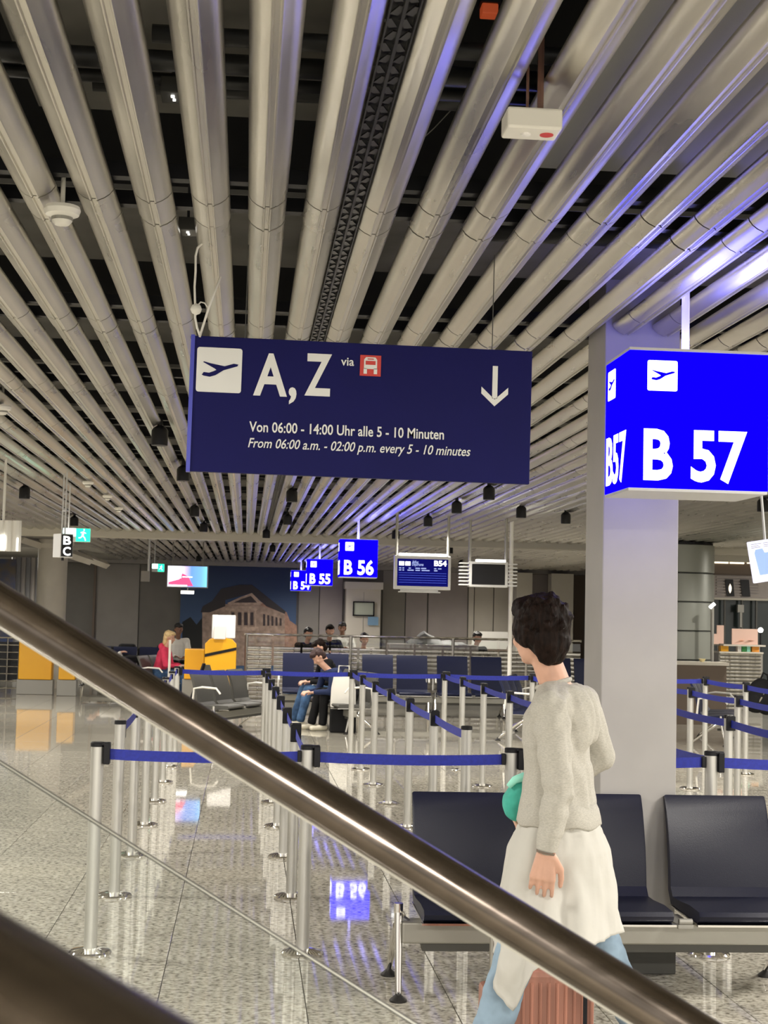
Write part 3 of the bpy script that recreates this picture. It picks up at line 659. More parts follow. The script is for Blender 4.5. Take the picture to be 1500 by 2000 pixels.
# ================================================================ LEFT SIGNS
q = at(123, 1066, 15.3)
s = empty('hanging_sign_box', q, label='white hanging sign box with black face on two thin poles, far left', cat='sign')
R = Matrix.Rotation(-1.10, 3, 'Z')
s.rotation_euler = (0, 0, -.95)
MB().box((0, 0, 0), (.16, .14, .24)).build('box', 'signedge', s, bevel=.004)
MB().box((.0835, 0, 0), (.006, .125, .22)).build('face', 'black', s)
text('B', .12, 'litwhite', s, (.0875, -.045, .012), (PI/2, 0, PI/2), width=.085, bold=.02)
text('C', .12, 'litwhite', s, (.0875, -.045, -.098), (PI/2, 0, PI/2), width=.085, bold=.02)
zz = CZ-q.z
MB().tube([(-.03, 0, .1), (-.03, 0, zz)], .008, 8).tube([(.03, 0, .1), (.03, 0, zz)], .008, 8).b2((-.03, -.005, .35), (.03, .005, .36)).b2((-.03, -.005, .52), (.03, .005, .53)).build('hanger', 'signedge', s)
MB().tube([(.0, 0, -.12), (.0, 0, -.15)], .014, 8).build('sensor_knob', 'black', s)
def exit_sign(px, py, Y, W, Hh, lab, half=True):
    q = at(px, py, Y); s = empty('exit_sign', q, label=lab, cat='exit sign', group='green emergency exit signs')
    MB().box((0, 0, 0), (W, .05, Hh)).build('housing', 'signedge', s, bevel=.004)
    MB().b2((-.02*W, -.030, -Hh*.47), (W*.49, -.0255, Hh*.47)).build('green_panel', 'litgreen', s)
    MB().b2((-.49*W, -.030, -Hh*.1), (-.02*W, -.0255, Hh*.47)).build('glare_panel', mat('pale_green_lit', (.5, .9, .8), .4, emit=(.65, 1, .88), es=1.3) if 'pale_green_lit' not in bpy.data.materials else bpy.data.materials['pale_green_lit'], s)
    k = W
    mb = MB().tube([(.22*k, -.033, -.02*k), (.25*k, -.033, .12*k)], .035*k, 8).lathe((.27*k, -.033, .19*k), [(.001, -.03*k), (.03*k, 0), (.001, .03*k)], 8)
    mb.tube([(.22*k, -.033, -.02*k), (.30*k, -.033, -.10*k), (.33*k, -.033, -.2*k)], .02*k, 6).tube([(.22*k, -.033, -.02*k), (.15*k, -.033, -.10*k), (.08*k, -.033, -.1*k)], .02*k, 6).tube([(.25*k, -.033, .12*k), (.34*k, -.033, .06*k)], .016*k, 6).tube([(.25*k, -.033, .12*k), (.15*k, -.033, .08*k)], .016*k, 6)
    mb.build('running_figure', 'litwhite', s)
    MB().tube([(-.3*W, 0, Hh/2), (-.3*W, 0, CZ-q.z)], .008, 6).build('hanger', 'signedge', s)
exit_sign(150, 1045, 17., .31, .155, 'green lit emergency exit sign with running figure, nearer one at far left')
exit_sign(309, 1109, 29., .24, .16, 'small green lit exit sign left of the colourful screen')
q = at(291, 1095, 28.6)
t = empty('hanging_panel_holder', q, label='thin pale hanging bracket with narrow box left of the small exit sign', cat='sign holder')
MB().tube([(0, 0, -.35), (0, 0, CZ-q.z)], .022, 8).build('rod', 'signedge', t); MB().box((-.06, 0, -.30), (.16, .06, .20)).build('box', 'wallgrey', t)
# fluted housing at left edge; its streak reflections are drawn as glowing strips
q = at(10, 1046, 14.)
t = empty('fluted_housing', q, label='white fluted housing with painted streak reflections at the left edge', cat='lamp')
mb = MB()
for i in range(4): mb.tube([(-.12+i*.075, 0, -.145), (-.12+i*.075, 0, .14)], .042, 10)
mb.build('fluted_hood', 'white', t, smooth='auto')
MB().b2((-.035, -.048, -.13), (.005, -.044, 0)).build('streak_reflection', 'lamp', t); MB().b2((.118, -.048, -.14), (.128, -.044, -.02)).build('streak_reflection', 'lamp', t); MB().tube([(-.02, .0, .1), (-.02, 0, CZ-q.z)], .012, 8).build('hanger', 'white', t)
# ================================================================ SCREENS
q = at(366, 1126, 30.)
s = empty('advert_screen', q, label='bright colour screen with pink and blue picture left of the mural', cat='screen')
MB().box((0, .04, 0), (.82, .08, .45)).build('housing', 'grey', s, bevel=.008)
ms = bpy.data.materials.new('advert_picture'); ms.use_nodes = True; nt = ms.node_tree; b = nt.nodes['Principled BSDF']; b.inputs['Base Color'].default_value = (.02, .02, .02, 1)
tc = nt.nodes.new('ShaderNodeTexCoord'); nz1 = nt.nodes.new('ShaderNodeSeparateXYZ'); rp = nt.nodes.new('ShaderNodeValToRGB'); nt.links.new(tc.outputs['Generated'], nz1.inputs[0]); nt.links.new(nz1.outputs[0], rp.inputs[0])
e = rp.color_ramp.elements; e[0].color = (.75, .75, 1, 1); e[1].color = (.15, .45, .8, 1)
for p_, c_ in ((.32, (.85, .80, .95, 1)), (.45, (.45, .35, .75, 1)), (.6, (.10, .22, .65, 1)), (.85, (.12, .30, .70, 1))): x = e.new(p_); x.color = c_
nt.links.new(rp.outputs[0], b.inputs['Emission Color']); b.inputs['Emission Strength'].default_value = 1.1
MB().b2((-.39, -.004, -.205), (.39, 0, .205)).build('picture', ms, s)
mr_ = mat('advert_red', (.1, 0, 0), .4, emit=(.65, .06, .16), es=1.)
MB().prism([(-.37, -.19), (.12, -.19), (.02, .0), (-.1, .06), (-.16, -.06), (-.37, -.12)], (0, -.0045, 0), (1, 0, 0), (0, 0, 1), (0, -.001, 0)).build('red_shape', mr_, s)
MB().b2((-.36, -.008, -.04), (-.12, -.006, .17)).b2((-.10, -.008, -.02), (.10, -.006, .0)).b2((-.36, -.008, -.2), (.0, -.006, -.17)).build('white_blocks', 'litwhite', s)
MB().tube([(-.3, .04, .22), (-.3, .04, CZ-q.z)], .015, 6).tube([(.3, .04, .22), (.3, .04, CZ-q.z)], .015, 6).build('hanger', 'grey', s)
q = at(366, 1157, 30.2); t = empty('light_bar', q, label='short glowing white light bar under the colour screen', cat='lamp')
MB().tube([(-.13, 0, 0), (.13, 0, 0)], .032, 10).build('tube', 'lamp', t, smooth='auto'); MB().b2((-.14, -.02, .03), (.14, .02, .05)).tube([(0, .06, .05), (0, .06, CZ-q.z)], .012, 6).build('holder', 'grey', t)
def monitor(px0, py0, px1, py1, Y, lab, on):
    a, b = at(px0, py0, Y), at(px1, py1, Y); W, Hh = b.x-a.x, a.z-b.z
    c = (a+b)/2
    s = empty('flight_monitor', c, label=lab, cat='monitor')
    MB().box((0, .06, 0), (W, .12, Hh)).build('housing', 'signedge', s, bevel=.012)
    if on:
        MB().box((0, -.002, 0), (W*.90, .004, Hh*.80)).build('screen', 'screenblue', s)
        MB().b2((-W*.42, -.006, Hh*.20), (-W*.33, -.004, Hh*.32)).b2((-W*.31, -.006, Hh*.20), (-W*.22, -.004, Hh*.32)).build('pictogram', 'litwhite', s)
        text('Abflug', .055, 'screenline', s, (-W*.19, -.005, Hh*.27), FRONT, width=W*.11)
        text('Departures', .055, 'screenline', s, (-W*.19, -.005, Hh*.20), FRONT, width=W*.20)
        text('B54', .10, 'litwhite', s, (W*.20, -.005, Hh*.21), FRONT, width=W*.22, bold=.03)
        mb = MB()
        for rw, (zz, segs) in enumerate(((.11, [(-.42, -.38), (-.36, -.33), (-.25, -.21), (-.13, -.05), (-.03, .06), (.2, .24), (.27, .33)]), (.05, [(-.42, -.38), (-.36, -.33), (-.27, -.16), (-.13, -.05), (-.02, .12), (.2, .26)]))):
            for x0, x1 in segs: mb.b2((W*x0, -.005, Hh*zz), (W*x1, -.004, Hh*(zz+.03)))
        mb.build('flight_line', 'screenline', s)
        mb = MB()
        for k in range(5): mb.b2((-W*.42, -.005, -Hh*(.02+.07*k)), (W*.42, -.004, -Hh*(.012+.07*k)))
        mb.build('ruled_line', mat('faint_blue_line', (0, 0, .1), .4, emit=(.05, .08, .45), es=1.), s)
        MB().box((0, .05, Hh*.53), (W*.84, .10, Hh*.07)).build('light_strip', 'lamp', s, bevel=.004)
        MB().box((-W*.05, .05, -Hh*.53), (W*.66, .08, Hh*.05)).box((-W*.05, .02, -Hh*.575), (W*.74, .05, Hh*.03)).build('lower_bar', 'signedge', s)
    else:
        MB().box((0, -.002, -.0*Hh), (W*.84, .004, Hh*.80)).build('screen', 'black', s)
        MB().box((W*.06, .05, Hh*.54), (W*.74, .10, Hh*.09)).build('light_strip', 'lamp', s, bevel=.004)
        for sx in (-1, 1):
            for k in range(7): MB().box((sx*(W*.5+.065), .05, -Hh*.42+k*Hh*.14), (.13, .12, Hh*.055)).build('louvre', 'signedge', s, bevel=.004)
    for sx in (-.46, .46): MB().tube([(W*sx, .08, Hh*.4), (W*sx, .08, CZ-c.z)], .020, 8).build('hanger', 'grey', s)
monitor(771, 1084, 880, 1153, 20., 'flight monitor with lit blue screen reading B54', True)
monitor(916, 1096, 992, 1148, 20.6, 'switched-off black monitor between ribbed side louvres', False)
q = at(996, 1250, 21.2)
t = empty('white_pole', (q.x, 21.2, 0), label='thin white pole beside the black monitor, up to the ceiling', cat='pole')
MB().lathe((0, 0, 0), [(.03, 0), (.03, CZ)], 14).build('shaft', 'white', t, smooth='auto'); MB().lathe((0, 0, 0), [(.09, 0), (.09, .015), (.03, .02)], 16).build('base_plate', 'white', t)
# info board, upper right edge
q = at(1500, 1094, 9.)
s = empty('info_board', q, label='tilted white information board with pale blue map at the right edge', cat='board'); s.rotation_euler = (.0, -.17, 0)
mi = mat('lit_board', (.7, .7, .8), .4, emit=(.62, .62, .80), es=.55)
MB().box((0, 0, 0), (.23, .03, .26)).build('panel', mi, s, bevel=.006)
MB().prism([(-.072, -.085), (-.085, .055), (-.075, .075), (-.03, .078), (-.02, .05), (.1, .05), (.1, -.085)], (0, -.016, 0), (1, 0, 0), (0, 0, 1), (0, -.001, 0)).build('map_print', mat('map_blue', (.2, .3, .6), .5, emit=(.25, .36, .8), es=.5), s)
mb = MB()
for k, l in ((.112, .07), (.100, .05), (.09, .06)): mb.b2((-.10, -.017, k-.003), (-.10+l, -.016, k)).b2((-.02, -.017, k-.003), (.07, -.016, k))
mb.build('print_line', mat('print_grey', (.25, .25, .35), .5), s)
MB().tube([(0, 0, .12), (.08, 0, CZ-q.z+.05)], .008, 6).build('hanger', 'signedge', s)
# ================================================================ STEEL PARTITION behind the benches
YP = 26.2
xs = [at(p, 1300, YP).x for p in (476, 575, 680, 790, 838, 882, 900, 1000, 1135)]
zr = at(700, 1243, YP).z
g = empty('steel_partition', (xs[0], YP, 0), label='long ribbed steel partition with glass top and handrail behind the blue benches', cat='partition')
X0 = xs[0]; XE = xs[-1]-X0
for i, p in enumerate((480, 684, 884, 1060)):
    x = at(p, 1300, YP).x-X0
    MB().tube([(x, 0, 0), (x, 0, zr)], .03, 10).build('post', 'steel', g, smooth='auto')
MB().tube([(0, 0, zr), (XE, 0, zr)], .022, 10).build('top_rail', 'chrome', g, smooth='auto')
zs = at(700, 1266, YP).z
N = 9
for i in range(12):
    xa = XE*i/12+.02; xb = XE*(i+1)/12-.02
    mb = MB(); H_ = zs-.16; nn = 12
    for k in range(nn):
        zc = .12+(zs-.12)*(k+.5)/nn
        mb.tube([(xa, 0, zc), (xb, 0, zc)], (zs-.12)/nn*.46, 8, sq=(.6, 1))
    tag(mb.build('ribbed_panel', 'steel', g, smooth='auto'), kind=None)
    MB().b2((xa, -.004, zs+.02), (xb, .004, zr-.05)).build('glass_pane', 'glass', g)
MB().b2((0, -.03, 0), (XE, .03, .12)).build('kick_plate', 'grey', g)
# table with clutter on the far side
q = at(850, 1248, 27.5)
t = empty('piled_bags', (q.x+.02, 27.5, 0), label='grey tarpaulin-covered heap on a counter behind the partition', cat='counter')
MB().b2((-.9, -.3, 0), (.75, .3, 1.12)).build('counter_block', 'wallpink', t, bevel=.02)
mb = MB(); rings = []
for i in range(15):
    x = -.55+i*.08; h = (.02+.20*math.exp(-((i-4)/2.6)**2)+.05*math.exp(-((i-9)/3.)**2))+.02*math.sin(i*2.1)
    rings.append([(x, -.28, 1.125), (x, -.15, 1.125+h*.8), (x, .02, 1.125+h), (x, .18, 1.125+h*.7), (x, .28, 1.125)])
mb.loft(rings).build('tarpaulin', mat('grey_tarpaulin', (.20, .20, .20), .6), t, smooth='auto')
# leaning white board right of the partition man
q1 = at(935, 1255, 28)
t = empty('leaning_white_board', (at(960, 1300, 29.2).x, 29.2, 0), label='white panel in a dark slanting frame behind the partition, left of the walking man', cat='panel')
MB().prism([(-.42, 1.02), (.30, 1.02), (.42, 1.36), (-.36, 1.36)], (0, 0, 0), (1, 0, 0), (0, 0, 1), (0, .03, 0)).build('panel', 'clothwhite', t)
MB().tube([(.32, -.01, .95), (.46, -.01, 1.38)], .05, 4).b2((-.44, -.02, .96), (.34, .03, 1.02)).build('frame', 'brown', t); MB().b2((-.3, 0, 0), (-.24, .04, .97)).b2((.2, 0, 0), (.26, .04, .97)).build('leg', 'brown', t)
# ================================================================ YELLOW PIECES
def yel(px0, px1, py0, py1, Y, lab, base=True, d=.3):
    a, b = at(px0, py0, Y), at(px1, py1, Y); zb = b.z
    t = empty('yellow_barrier', ((a.x+b.x)/2, Y+d/2, 0), label=lab, cat='barrier')
    W = b.x-a.x
    MB().b2((-W/2, -d/2, zb), (W/2, d/2, a.z)).build('yellow_panel', 'yellow', t, bevel=.015)
    MB().b2((-W/2-.03, -d/2+.03, 0), (W/2+.03, d/2-.03, zb)).build('grey_base', 'grey', t, bevel=.01)
    return t
yel(38, 100, 1247, 1328, 28.5, 'yellow-orange panel barrier on grey base, largest one at far left')
yel(116, 146, 1268, 1328, 28.2, 'small yellow-orange barrier just right of the large one at far left')
yel(361, 398, 1267, 1327, 25.5, 'low yellow box left of the taller yellow stand')
a, b = at(401, 1243, 25.0), at(460, 1325, 25.0); W = b.x-a.x
t = empty('yellow_stand', ((a.x+b.x)/2, 25.1, 0), label='tall yellow rounded stand with a dark stripe and white boxes on top', cat='stand')
MB().prism([(-W/2, .35), (W/2, .35), (W/2, a.z-.12), (W*.36, a.z-.04), (0, a.z), (-W*.36, a.z-.04), (-W/2, a.z-.12)], (0, -.1, 0), (1, 0, 0), (0, 0, 1), (0, .3, 0)).build('yellow_panel', 'yellow', t, bevel=.01)
MB().prism([(-W/2, .72*a.z), (W/2, .82*a.z), (W/2, .86*a.z), (-W/2, .76*a.z)], (0, -.106, 0), (1, 0, 0), (0, 0, 1), (0, -.003, 0)).build('dark_stripe', 'black', t)
MB().b2((-W/2+.02, -.08, 0), (W/2-.02, .18, .35)).build('grey_base', 'grey', t)
z0 = at(430, 1240, 25).z; z1 = at(430, 1201, 25).z
mw = mat('lit_case', (.8, .78, .76), .4, emit=(.8, .78, .76), es=.06)
tag(MB().b2((at(414, 1220, 25).x, 25.0, a.z-.025), (at(460, 1220, 25).x, 25.25, z1)).build('display_case', mw, bevel=.015), label='white lit display case on top of the yellow stand', cat='case')
tag(MB().b2((at(418, 1220, 24.9).x, 24.93, a.z-.04), (at(441, 1220, 24.9).x, 24.98, at(430, 1222, 25).z)).build('leaflet_holder', 'paper', bevel=.01), label='smaller white leaflet holder in front of the display case', cat='leaflet holder')
# dark leaning frame and bar
q = at(405, 1300, 23.5)
t = empty('folding_easel', (q.x, 23.5, 0), label='dark folded easel frame leaning before the low yellow box', cat='easel')
MB().tube([(-.33, -.1, .0), (-.06, 0, .82)], .02, 6).tube([(-.22, .1, .0), (-.04, 0, .82)], .018, 6).build('rear_leg', 'black', t); MB().prism([(-.06, .80), (.04, .80), (.26, .12), (.10, .12)], (0, 0, 0), (1, 0, 0), (0, 0, 1), (0, .04, 0)).build('panel', 'darkgrey', t); MB().tube([(.1, .02, .14), (.16, .05, 0)], .015, 6).build('front_leg', 'black', t)
q = at(331, 1290, 26)
t = empty('white_post', (q.x, 26, 0), label='thin white post beside the low yellow box', cat='post'); MB().lathe((0, 0, 0), [(.022, 0), (.022, at(331, 1250, 26).z)], 12).build('shaft', 'white', t, smooth='auto'); MB().lathe((0, 0, 0), [(.09, 0), (.09, .01), (.022, .02)], 16).build('foot', 'grey', t)
# steel rack at the left edge
a, b = at(-12, 1245, 28.8), at(34, 1350, 28.8)
t = empty('steel_railing', (a.x, 28.8, 0), label='steel railing with horizontal bars at the left edge', cat='railing'); W = b.x-a.x
for x in (0, W*.55, W): MB().tube([(x, 0, 0), (x, 0, a.z)], .016, 8).build('post', 'steel', t, smooth='auto')
for k in range(8): MB().tube([(0, -.02, .10+k*(a.z-.10)/7), (W, -.02, .10+k*(a.z-.10)/7)], .016 if k in (0, 7) else .011, 8).build('bar', 'chrome', t, smooth='auto')
MB().b2((-.2, .12, .25), (W, .16, a.z-.08)).build('black_backing', 'black', t)
# ================================================================ RIGHT SHOP
YS = 28.
t = empty('shop_front', (at(1395, 1200, YS).x, YS, 0), label='dim brown shop front with dark slots and glass at the right edge', cat='shop front')
XO = at(1395, 1200, YS).x
def SX(p): return at(p, 1200, YS).x-XO
def SZ(p): return at(1440, p, YS).z
MB().b2((SX(1385), 0, SZ(1098)), (3.6, .3, SZ(1084))).build('cream_fascia', 'beam', t)
MB().b2((SX(1385), .05, SZ(1124)), (3.6, .3, SZ(1098))).build('brown_soffit', 'brown', t)
ml = mat('shop_light', (1, .9, .7), .4, emit=(1, .85, .62), es=.9)
MB().b2((SX(1396), .03, SZ(1101)), (SX(1423), .05, SZ(1097))).b2((SX(1426), .03, SZ(1101)), (SX(1454), .05, SZ(1096))).b2((SX(1460), .03, SZ(1100)), (SX(1490), .05, SZ(1094))).build('strip_light', ml, t)
MB().b2((SX(1385), .0, SZ(1170)), (3.6, .2, SZ(1124))).build('parapet', 'wallpink', t)
for k in range(7): MB().b2((SX(1398), -.03, SZ(1129+k*5.6)), (SX(1482), 0, SZ(1126.5+k*5.6))).build('slat_strip', 'wallpink', t)
for p0, p1 in ((1414, 1430), (1444, 1461)): MB().prism([(SX(p0), SZ(1132)), (SX(p1), SZ(1132)), (SX(p1+3), SZ(1165)), (SX(p0+4), SZ(1165))], (0, -.035, 0), (1, 0, 0), (0, 0, 1), (0, -.01, 0)).build('dark_slot', 'black', t)
MB().lathe((SX(1424), -.05, SZ(1150)), [(.003, -.09), (.025, -.04), (.03, 0), (.025, .04), (.003, .09)], 10).build('slot_light', ml, t)
MB().b2((SX(1385), -.02, SZ(1172)), (3.6, .3, SZ(1168))).build('ledge', 'beam', t)
MB().b2((SX(1396), .22, 0), (3.6, .26, SZ(1172))).build('dark_backdrop', mat('dark_shop_glass', (.03, .04, .04), .15), t)
for p in (1416, 1450, 1478): MB().b2((SX(p), .05, 0), (SX(p)+.03, .1, SZ(1172))).build('mullion', 'darkgrey', t)
MB().b2((SX(1441), .0, SZ(1196)), (SX(1453), .08, SZ(1181))).b2((SX(1446), .02, SZ(1225)), (SX(1450), .06, SZ(1196))).build('pale_post', 'grey', t)
# snack counter
YC = 25.5
XC = at(1395, 1250, YC).x
def CX_(p): return at(p, 1250, YC).x-XC
def CZ_(p): return at(1440, p, YC).z
t = empty('snack_counter', (XC, YC, 0), label='ribbed steel snack counter with open shelf at the right edge', cat='counter')
n = 16; zt = CZ_(1274)
for k in range(n): MB().tube([(CX_(1406), 0, .12+(zt-.12)*(k+.5)/n), (CX_(1486), 0, .12+(zt-.12)*(k+.5)/n)], (zt-.12)/n*.44, 8).build('rib', 'steel', t, smooth='auto')
MB().b2((CX_(1404), .0, .0), (CX_(1490), .5, CZ_(1276))).build('body', 'grey', t)
MB().b2((CX_(1404), -.04, CZ_(1276)), (CX_(1490), .5, CZ_(1273))).b2((CX_(1412), -.04, CZ_(1262)), (CX_(1494), .5, CZ_(1259))).build('shelf_board', 'cream', t)
for p in (1410, 1489): MB().b2((CX_(p), .2, CZ_(1276)), (CX_(p)+.03, .25, CZ_(1259))).build('shelf_post', 'steel', t)
def card(name, p0, p1, y0, y1, m_, lab, cat, yo=-.02, tilt=0., grp=None, dd=.02):
    x0, x1, z0, z1 = CX_(p0)+XC, CX_(p1)+XC, CZ_(y1), CZ_(y0)
    o = empty(name, ((x0+x1)/2, YC+yo, z0), label=lab, cat=cat, group=grp); o.rotation_euler = (0, tilt, 0)
    MB().b2((-(x1-x0)/2, 0, 0), ((x1-x0)/2, dd, z1-z0)).build('board', m_, o, bevel=.003)
    return o
o = card('menu_board', 1433, 1484, 1228, 1259, 'pinkpaper', 'pink food poster board standing on the snack counter', 'poster', .1)
MB().lathe((-.06, -.004, .07), [(.001, 0), (.05, .0), (.001, .004)], 10).build('food_print', 'orange', o); MB().lathe((.11, -.004, .08), [(.001, 0), (.06, .0), (.001, .004)], 10).build('food_print', 'pinkpaper', o)
card('price_card', 1404, 1418, 1222, 1258, 'pinkpaper', 'tall narrow pink card left of the food poster', 'card', .12)
card('price_card', 1394, 1406, 1239, 1259, 'pinkpaper', 'short pink card, leftmost on the snack counter', 'card', .05)
card('snack_box', 1410, 1425, 1262, 1273, 'yellow', 'yellow snack box on the counter shelf, left', 'box', .05, dd=.12)
card('snack_box', 1443, 1450, 1262, 1273, 'paper', 'white carton on the counter shelf beside the green one', 'box', .05, dd=.12)
card('snack_box', 1451, 1460, 1262, 1273, 'green', 'green carton on the counter shelf', 'box', .05, dd=.12)
card('snack_box', 1461, 1468, 1262, 1273, 'tealight', 'pale green carton on the counter shelf', 'box', .05, dd=.12)
card('snack_box', 1471, 1485, 1262, 1273, 'orange', 'orange snack box on the counter shelf, right', 'box', .05, dd=.12)
q = at(1399, 1185, 24.3)
t = empty('counter_lamp', (at(1402, 1250, 24).x, 24.3, 0), label='slim grey post with glowing curved white head beside the clad column', cat='lamp')
MB().lathe((0, 0, 0), [(.05, 0), (.05, .02), (.028, .03), (.028, q.z-.02)], 12).build('post', 'grey', t, smooth='auto')
MB().tube([(-.05, -.02, q.z-.02), (-.02, -.02, q.z+.01), (.03, -.02, q.z+.05)], .03, 8).build('glowing_head', 'lamp', t, smooth='auto')
q = at(1493, 1231, 26.); t = empty('globe_lamp', (q.x, 26.2, 0), label='round glowing white lamp at the right edge above the counter', cat='lamp')
MB().lathe((0, 0, q.z), [(.004, -.05), (.035, -.035), (.05, 0), (.035, .035), (.004, .05)], 16).build('globe', 'lamp', t, smooth=True); MB().tube([(0, 0, 0), (0, 0, q.z-.04)], .015, 8).build('stem', 'black', t)
# pale low wall piece below clad column
p0, p1 = at(1325, 1292, 23.5), at(1410, 1292, 23.5)
t = empty('low_counter', ((p0.x+p1.x)/2, 23.6, 0), label='low pale counter with small yellow bowl below the clad column', cat='counter')
MB().b2((-.45, -.2, p0.z-.05), (.45, .25, p0.z)).build('top', 'cream', t); MB().b2((-.42, -.15, 0), (.42, .22, p0.z-.05)).build('body', 'brown', t)
q = at(1375, 1290, 23.5); t = tag(MB().lathe((q.x, 23.6, p0.z), [(.03, 0), (.06, .05), (.055, .05), (.027, .006)], 14).build('small_bowl', mat('pale_yellow', (.75, .65, .35), .4), smooth='auto'), label='small pale yellow bowl on the low counter', cat='bowl')
# ================================================================ FOREGROUND HANDRAILS AND GLASS
pa = ray(0, 1179)*1; pb = ray(1245, 1955)*1
A = V(0, 0, EYE)+ray(0, 1179)*2.0; B = V(0, 0, EYE)+ray(1245, 1951)*1.66
d = B-A
hr = empty('escalator_handrail', A+d*.5, label='shiny brown-bronze tubular handrail running diagonally across the foreground', cat='handrail')
mb = MB(); u = d.normalized()
mb.tube([-d*1.2, -d*.5, V(0, 0, 0), d*.5, d*1.3], .0262, 36)
mb.build('tube', 'rail', hr, smooth='auto')
# polished spacer ledge behind the tube (pale line below it)
nrm = V(0, 0, 1)-u*u.z; nrm.normalize(); side = u.cross(nrm)
if side.y < 0: side = -side
mb = MB()
R3 = Matrix((u, side, nrm)).transposed()
MB().box(side*.012-nrm*.0275, (d.length*2.6, .010, .010), R3).build('pale_gasket', mat('pale_grey_gasket', (.55, .53, .46), .5), hr)
# glass balustrade below with polished top edge line
G1 = V(0, 0, EYE)+ray(0, 1493)*2.05; G2 = V(0, 0, EYE)+ray(800, 1999)*1.72
gd = (G2-G1); gl = gd.normalized(); dn = V(0, 0, -1)
gp = empty('glass_balustrade', G1+gd*.5, label='clear glass balustrade pane with thin bright top edge below the long handrail', cat='glass pane')
e1, e2 = -gd*1.0, gd*1.3
hh = .75
gn = gl.cross(dn).normalized()
MB().add([e1, e2, e2+dn*hh, e1+dn*hh, e1+gn*.006, e2+gn*.006, e2+dn*hh+gn*.006, e1+dn*hh+gn*.006], [(0, 1, 2, 3), (7, 6, 5, 4), (0, 4, 5, 1), (1, 5, 6, 2), (2, 6, 7, 3), (3, 7, 4, 0)]).build('pane', 'glass', gp)
off = V(0, 0, .0016)+gn*.003
MB().tube([e1+off, e2+off], .0017, 6).build('edge_strip', mat('pale_edge', (.55, .55, .50), .25, .6), gp)
MB().tube([e1+off+V(0, 0, .0024), e2+off+V(0, 0, .0024)], .0008, 6).build('edge_dark_line', 'darkgrey', gp)  # thin dark line along the pale glass edge
# near handrail, lower left
C1 = V(0, 0, EYE)+ray(-60, 1918)*.54; C2 = V(0, 0, EYE)+ray(330, 2165)*.48
cdv = C2-C1
nh = empty('near_handrail', C1, label='dark brown handrail very close to the camera in the lower left corner', cat='handrail')
MB().tube([-cdv*3, V(0, 0, 0), cdv, cdv*3], .0265, 36).build('tube', 'rail', nh, smooth='auto')
# ================================================================ FIGURES
def ico(bm, c, r, rot=None, sub=2):
    res = bmesh.ops.create_icosphere(bm, subdivisions=sub, radius=1.0)
    for v in res['verts']:
        p = V(v.co.x*r[0], v.co.y*r[1], v.co.z*r[2])
        if rot is not None: p = rot @ p
        v.co = p+Vector(c)
def seg(bm, p0, p1, r0, r1, n=12, flat=None):
    """tapered capsule; r may be (a, b): a along 'flat' axis, b across"""
    p0, p1 = Vector(p0), Vector(p1); t = (p1-p0).normalized()
    f_ = Vector(flat) if flat is not None else (V(1, 0, 0) if abs(t.x) < .8 else V(0, 1, 0))
    a = (f_-t*f_.dot(t)).normalized(); b = t.cross(a)
    R0 = r0 if isinstance(r0, tuple) else (r0, r0); R1 = r1 if isinstance(r1, tuple) else (r1, r1)
    prof = []
    m0, m1 = min(R0), min(R1)
    for k in (-80, -50, -20): prof.append((p0+t*m0*math.sin(math.radians(k)), math.cos(math.radians(k)), R0))
    for k in (20, 50, 80): prof.append((p1+t*m1*math.sin(math.radians(k)), math.cos(math.radians(k)), R1))
    vs_ = []
    for c, s, R in prof: vs_.append([bm.verts.new(c+a*math.cos(2*PI*i/n)*R[0]*s+b*math.sin(2*PI*i/n)*R[1]*s) for i in range(n)])
    for i in range(5):
        for k in range(n): bm.faces.new((vs_[i][k], vs_[i][(k+1) % n], vs_[i+1][(k+1) % n], vs_[i+1][k]))
    bm.faces.new(vs_[0][::-1]); bm.faces.new(vs_[-1])
def chain(bm, pts, rs, flat=None):
    for i in range(len(pts)-1): seg(bm, pts[i], pts[i+1], rs[i], rs[i+1], flat=flat)
def skinmesh(bm, name, m_, parent, vox, smooth=6, disp=None, label=None):
    bmesh.ops.recalc_face_normals(bm, faces=bm.faces)
    me = bpy.data.meshes.new('t'); bm.to_mesh(me); bm.free()
    o = bpy.data.objects.new('t', me); col.objects.link(o)
    rm = o.modifiers.new('r', 'REMESH'); rm.mode = 'VOXEL'; rm.voxel_size = vox; rm.use_smooth_shade = True
    sm = o.modifiers.new('s', 'SMOOTH'); sm.factor = .5; sm.iterations = smooth
    bpy.context.view_layer.update()
    m2 = bpy.data.meshes.new_from_object(o.evaluated_get(bpy.context.evaluated_depsgraph_get()))
    bpy.data.objects.remove(o)
    if disp:
        nn = [v.normal.copy() for v in m2.vertices]
        for v, n_ in zip(m2.vertices, nn): v.co += n_*disp(v.co, n_)
    m2.shade_smooth(); m2.materials.clear(); m2.materials.append(M[m_])
    m2.name = name
    r = bpy.data.objects.new(name, m2); col.objects.link(r); r.parent = parent
    if label: r['label'] = label
    return r
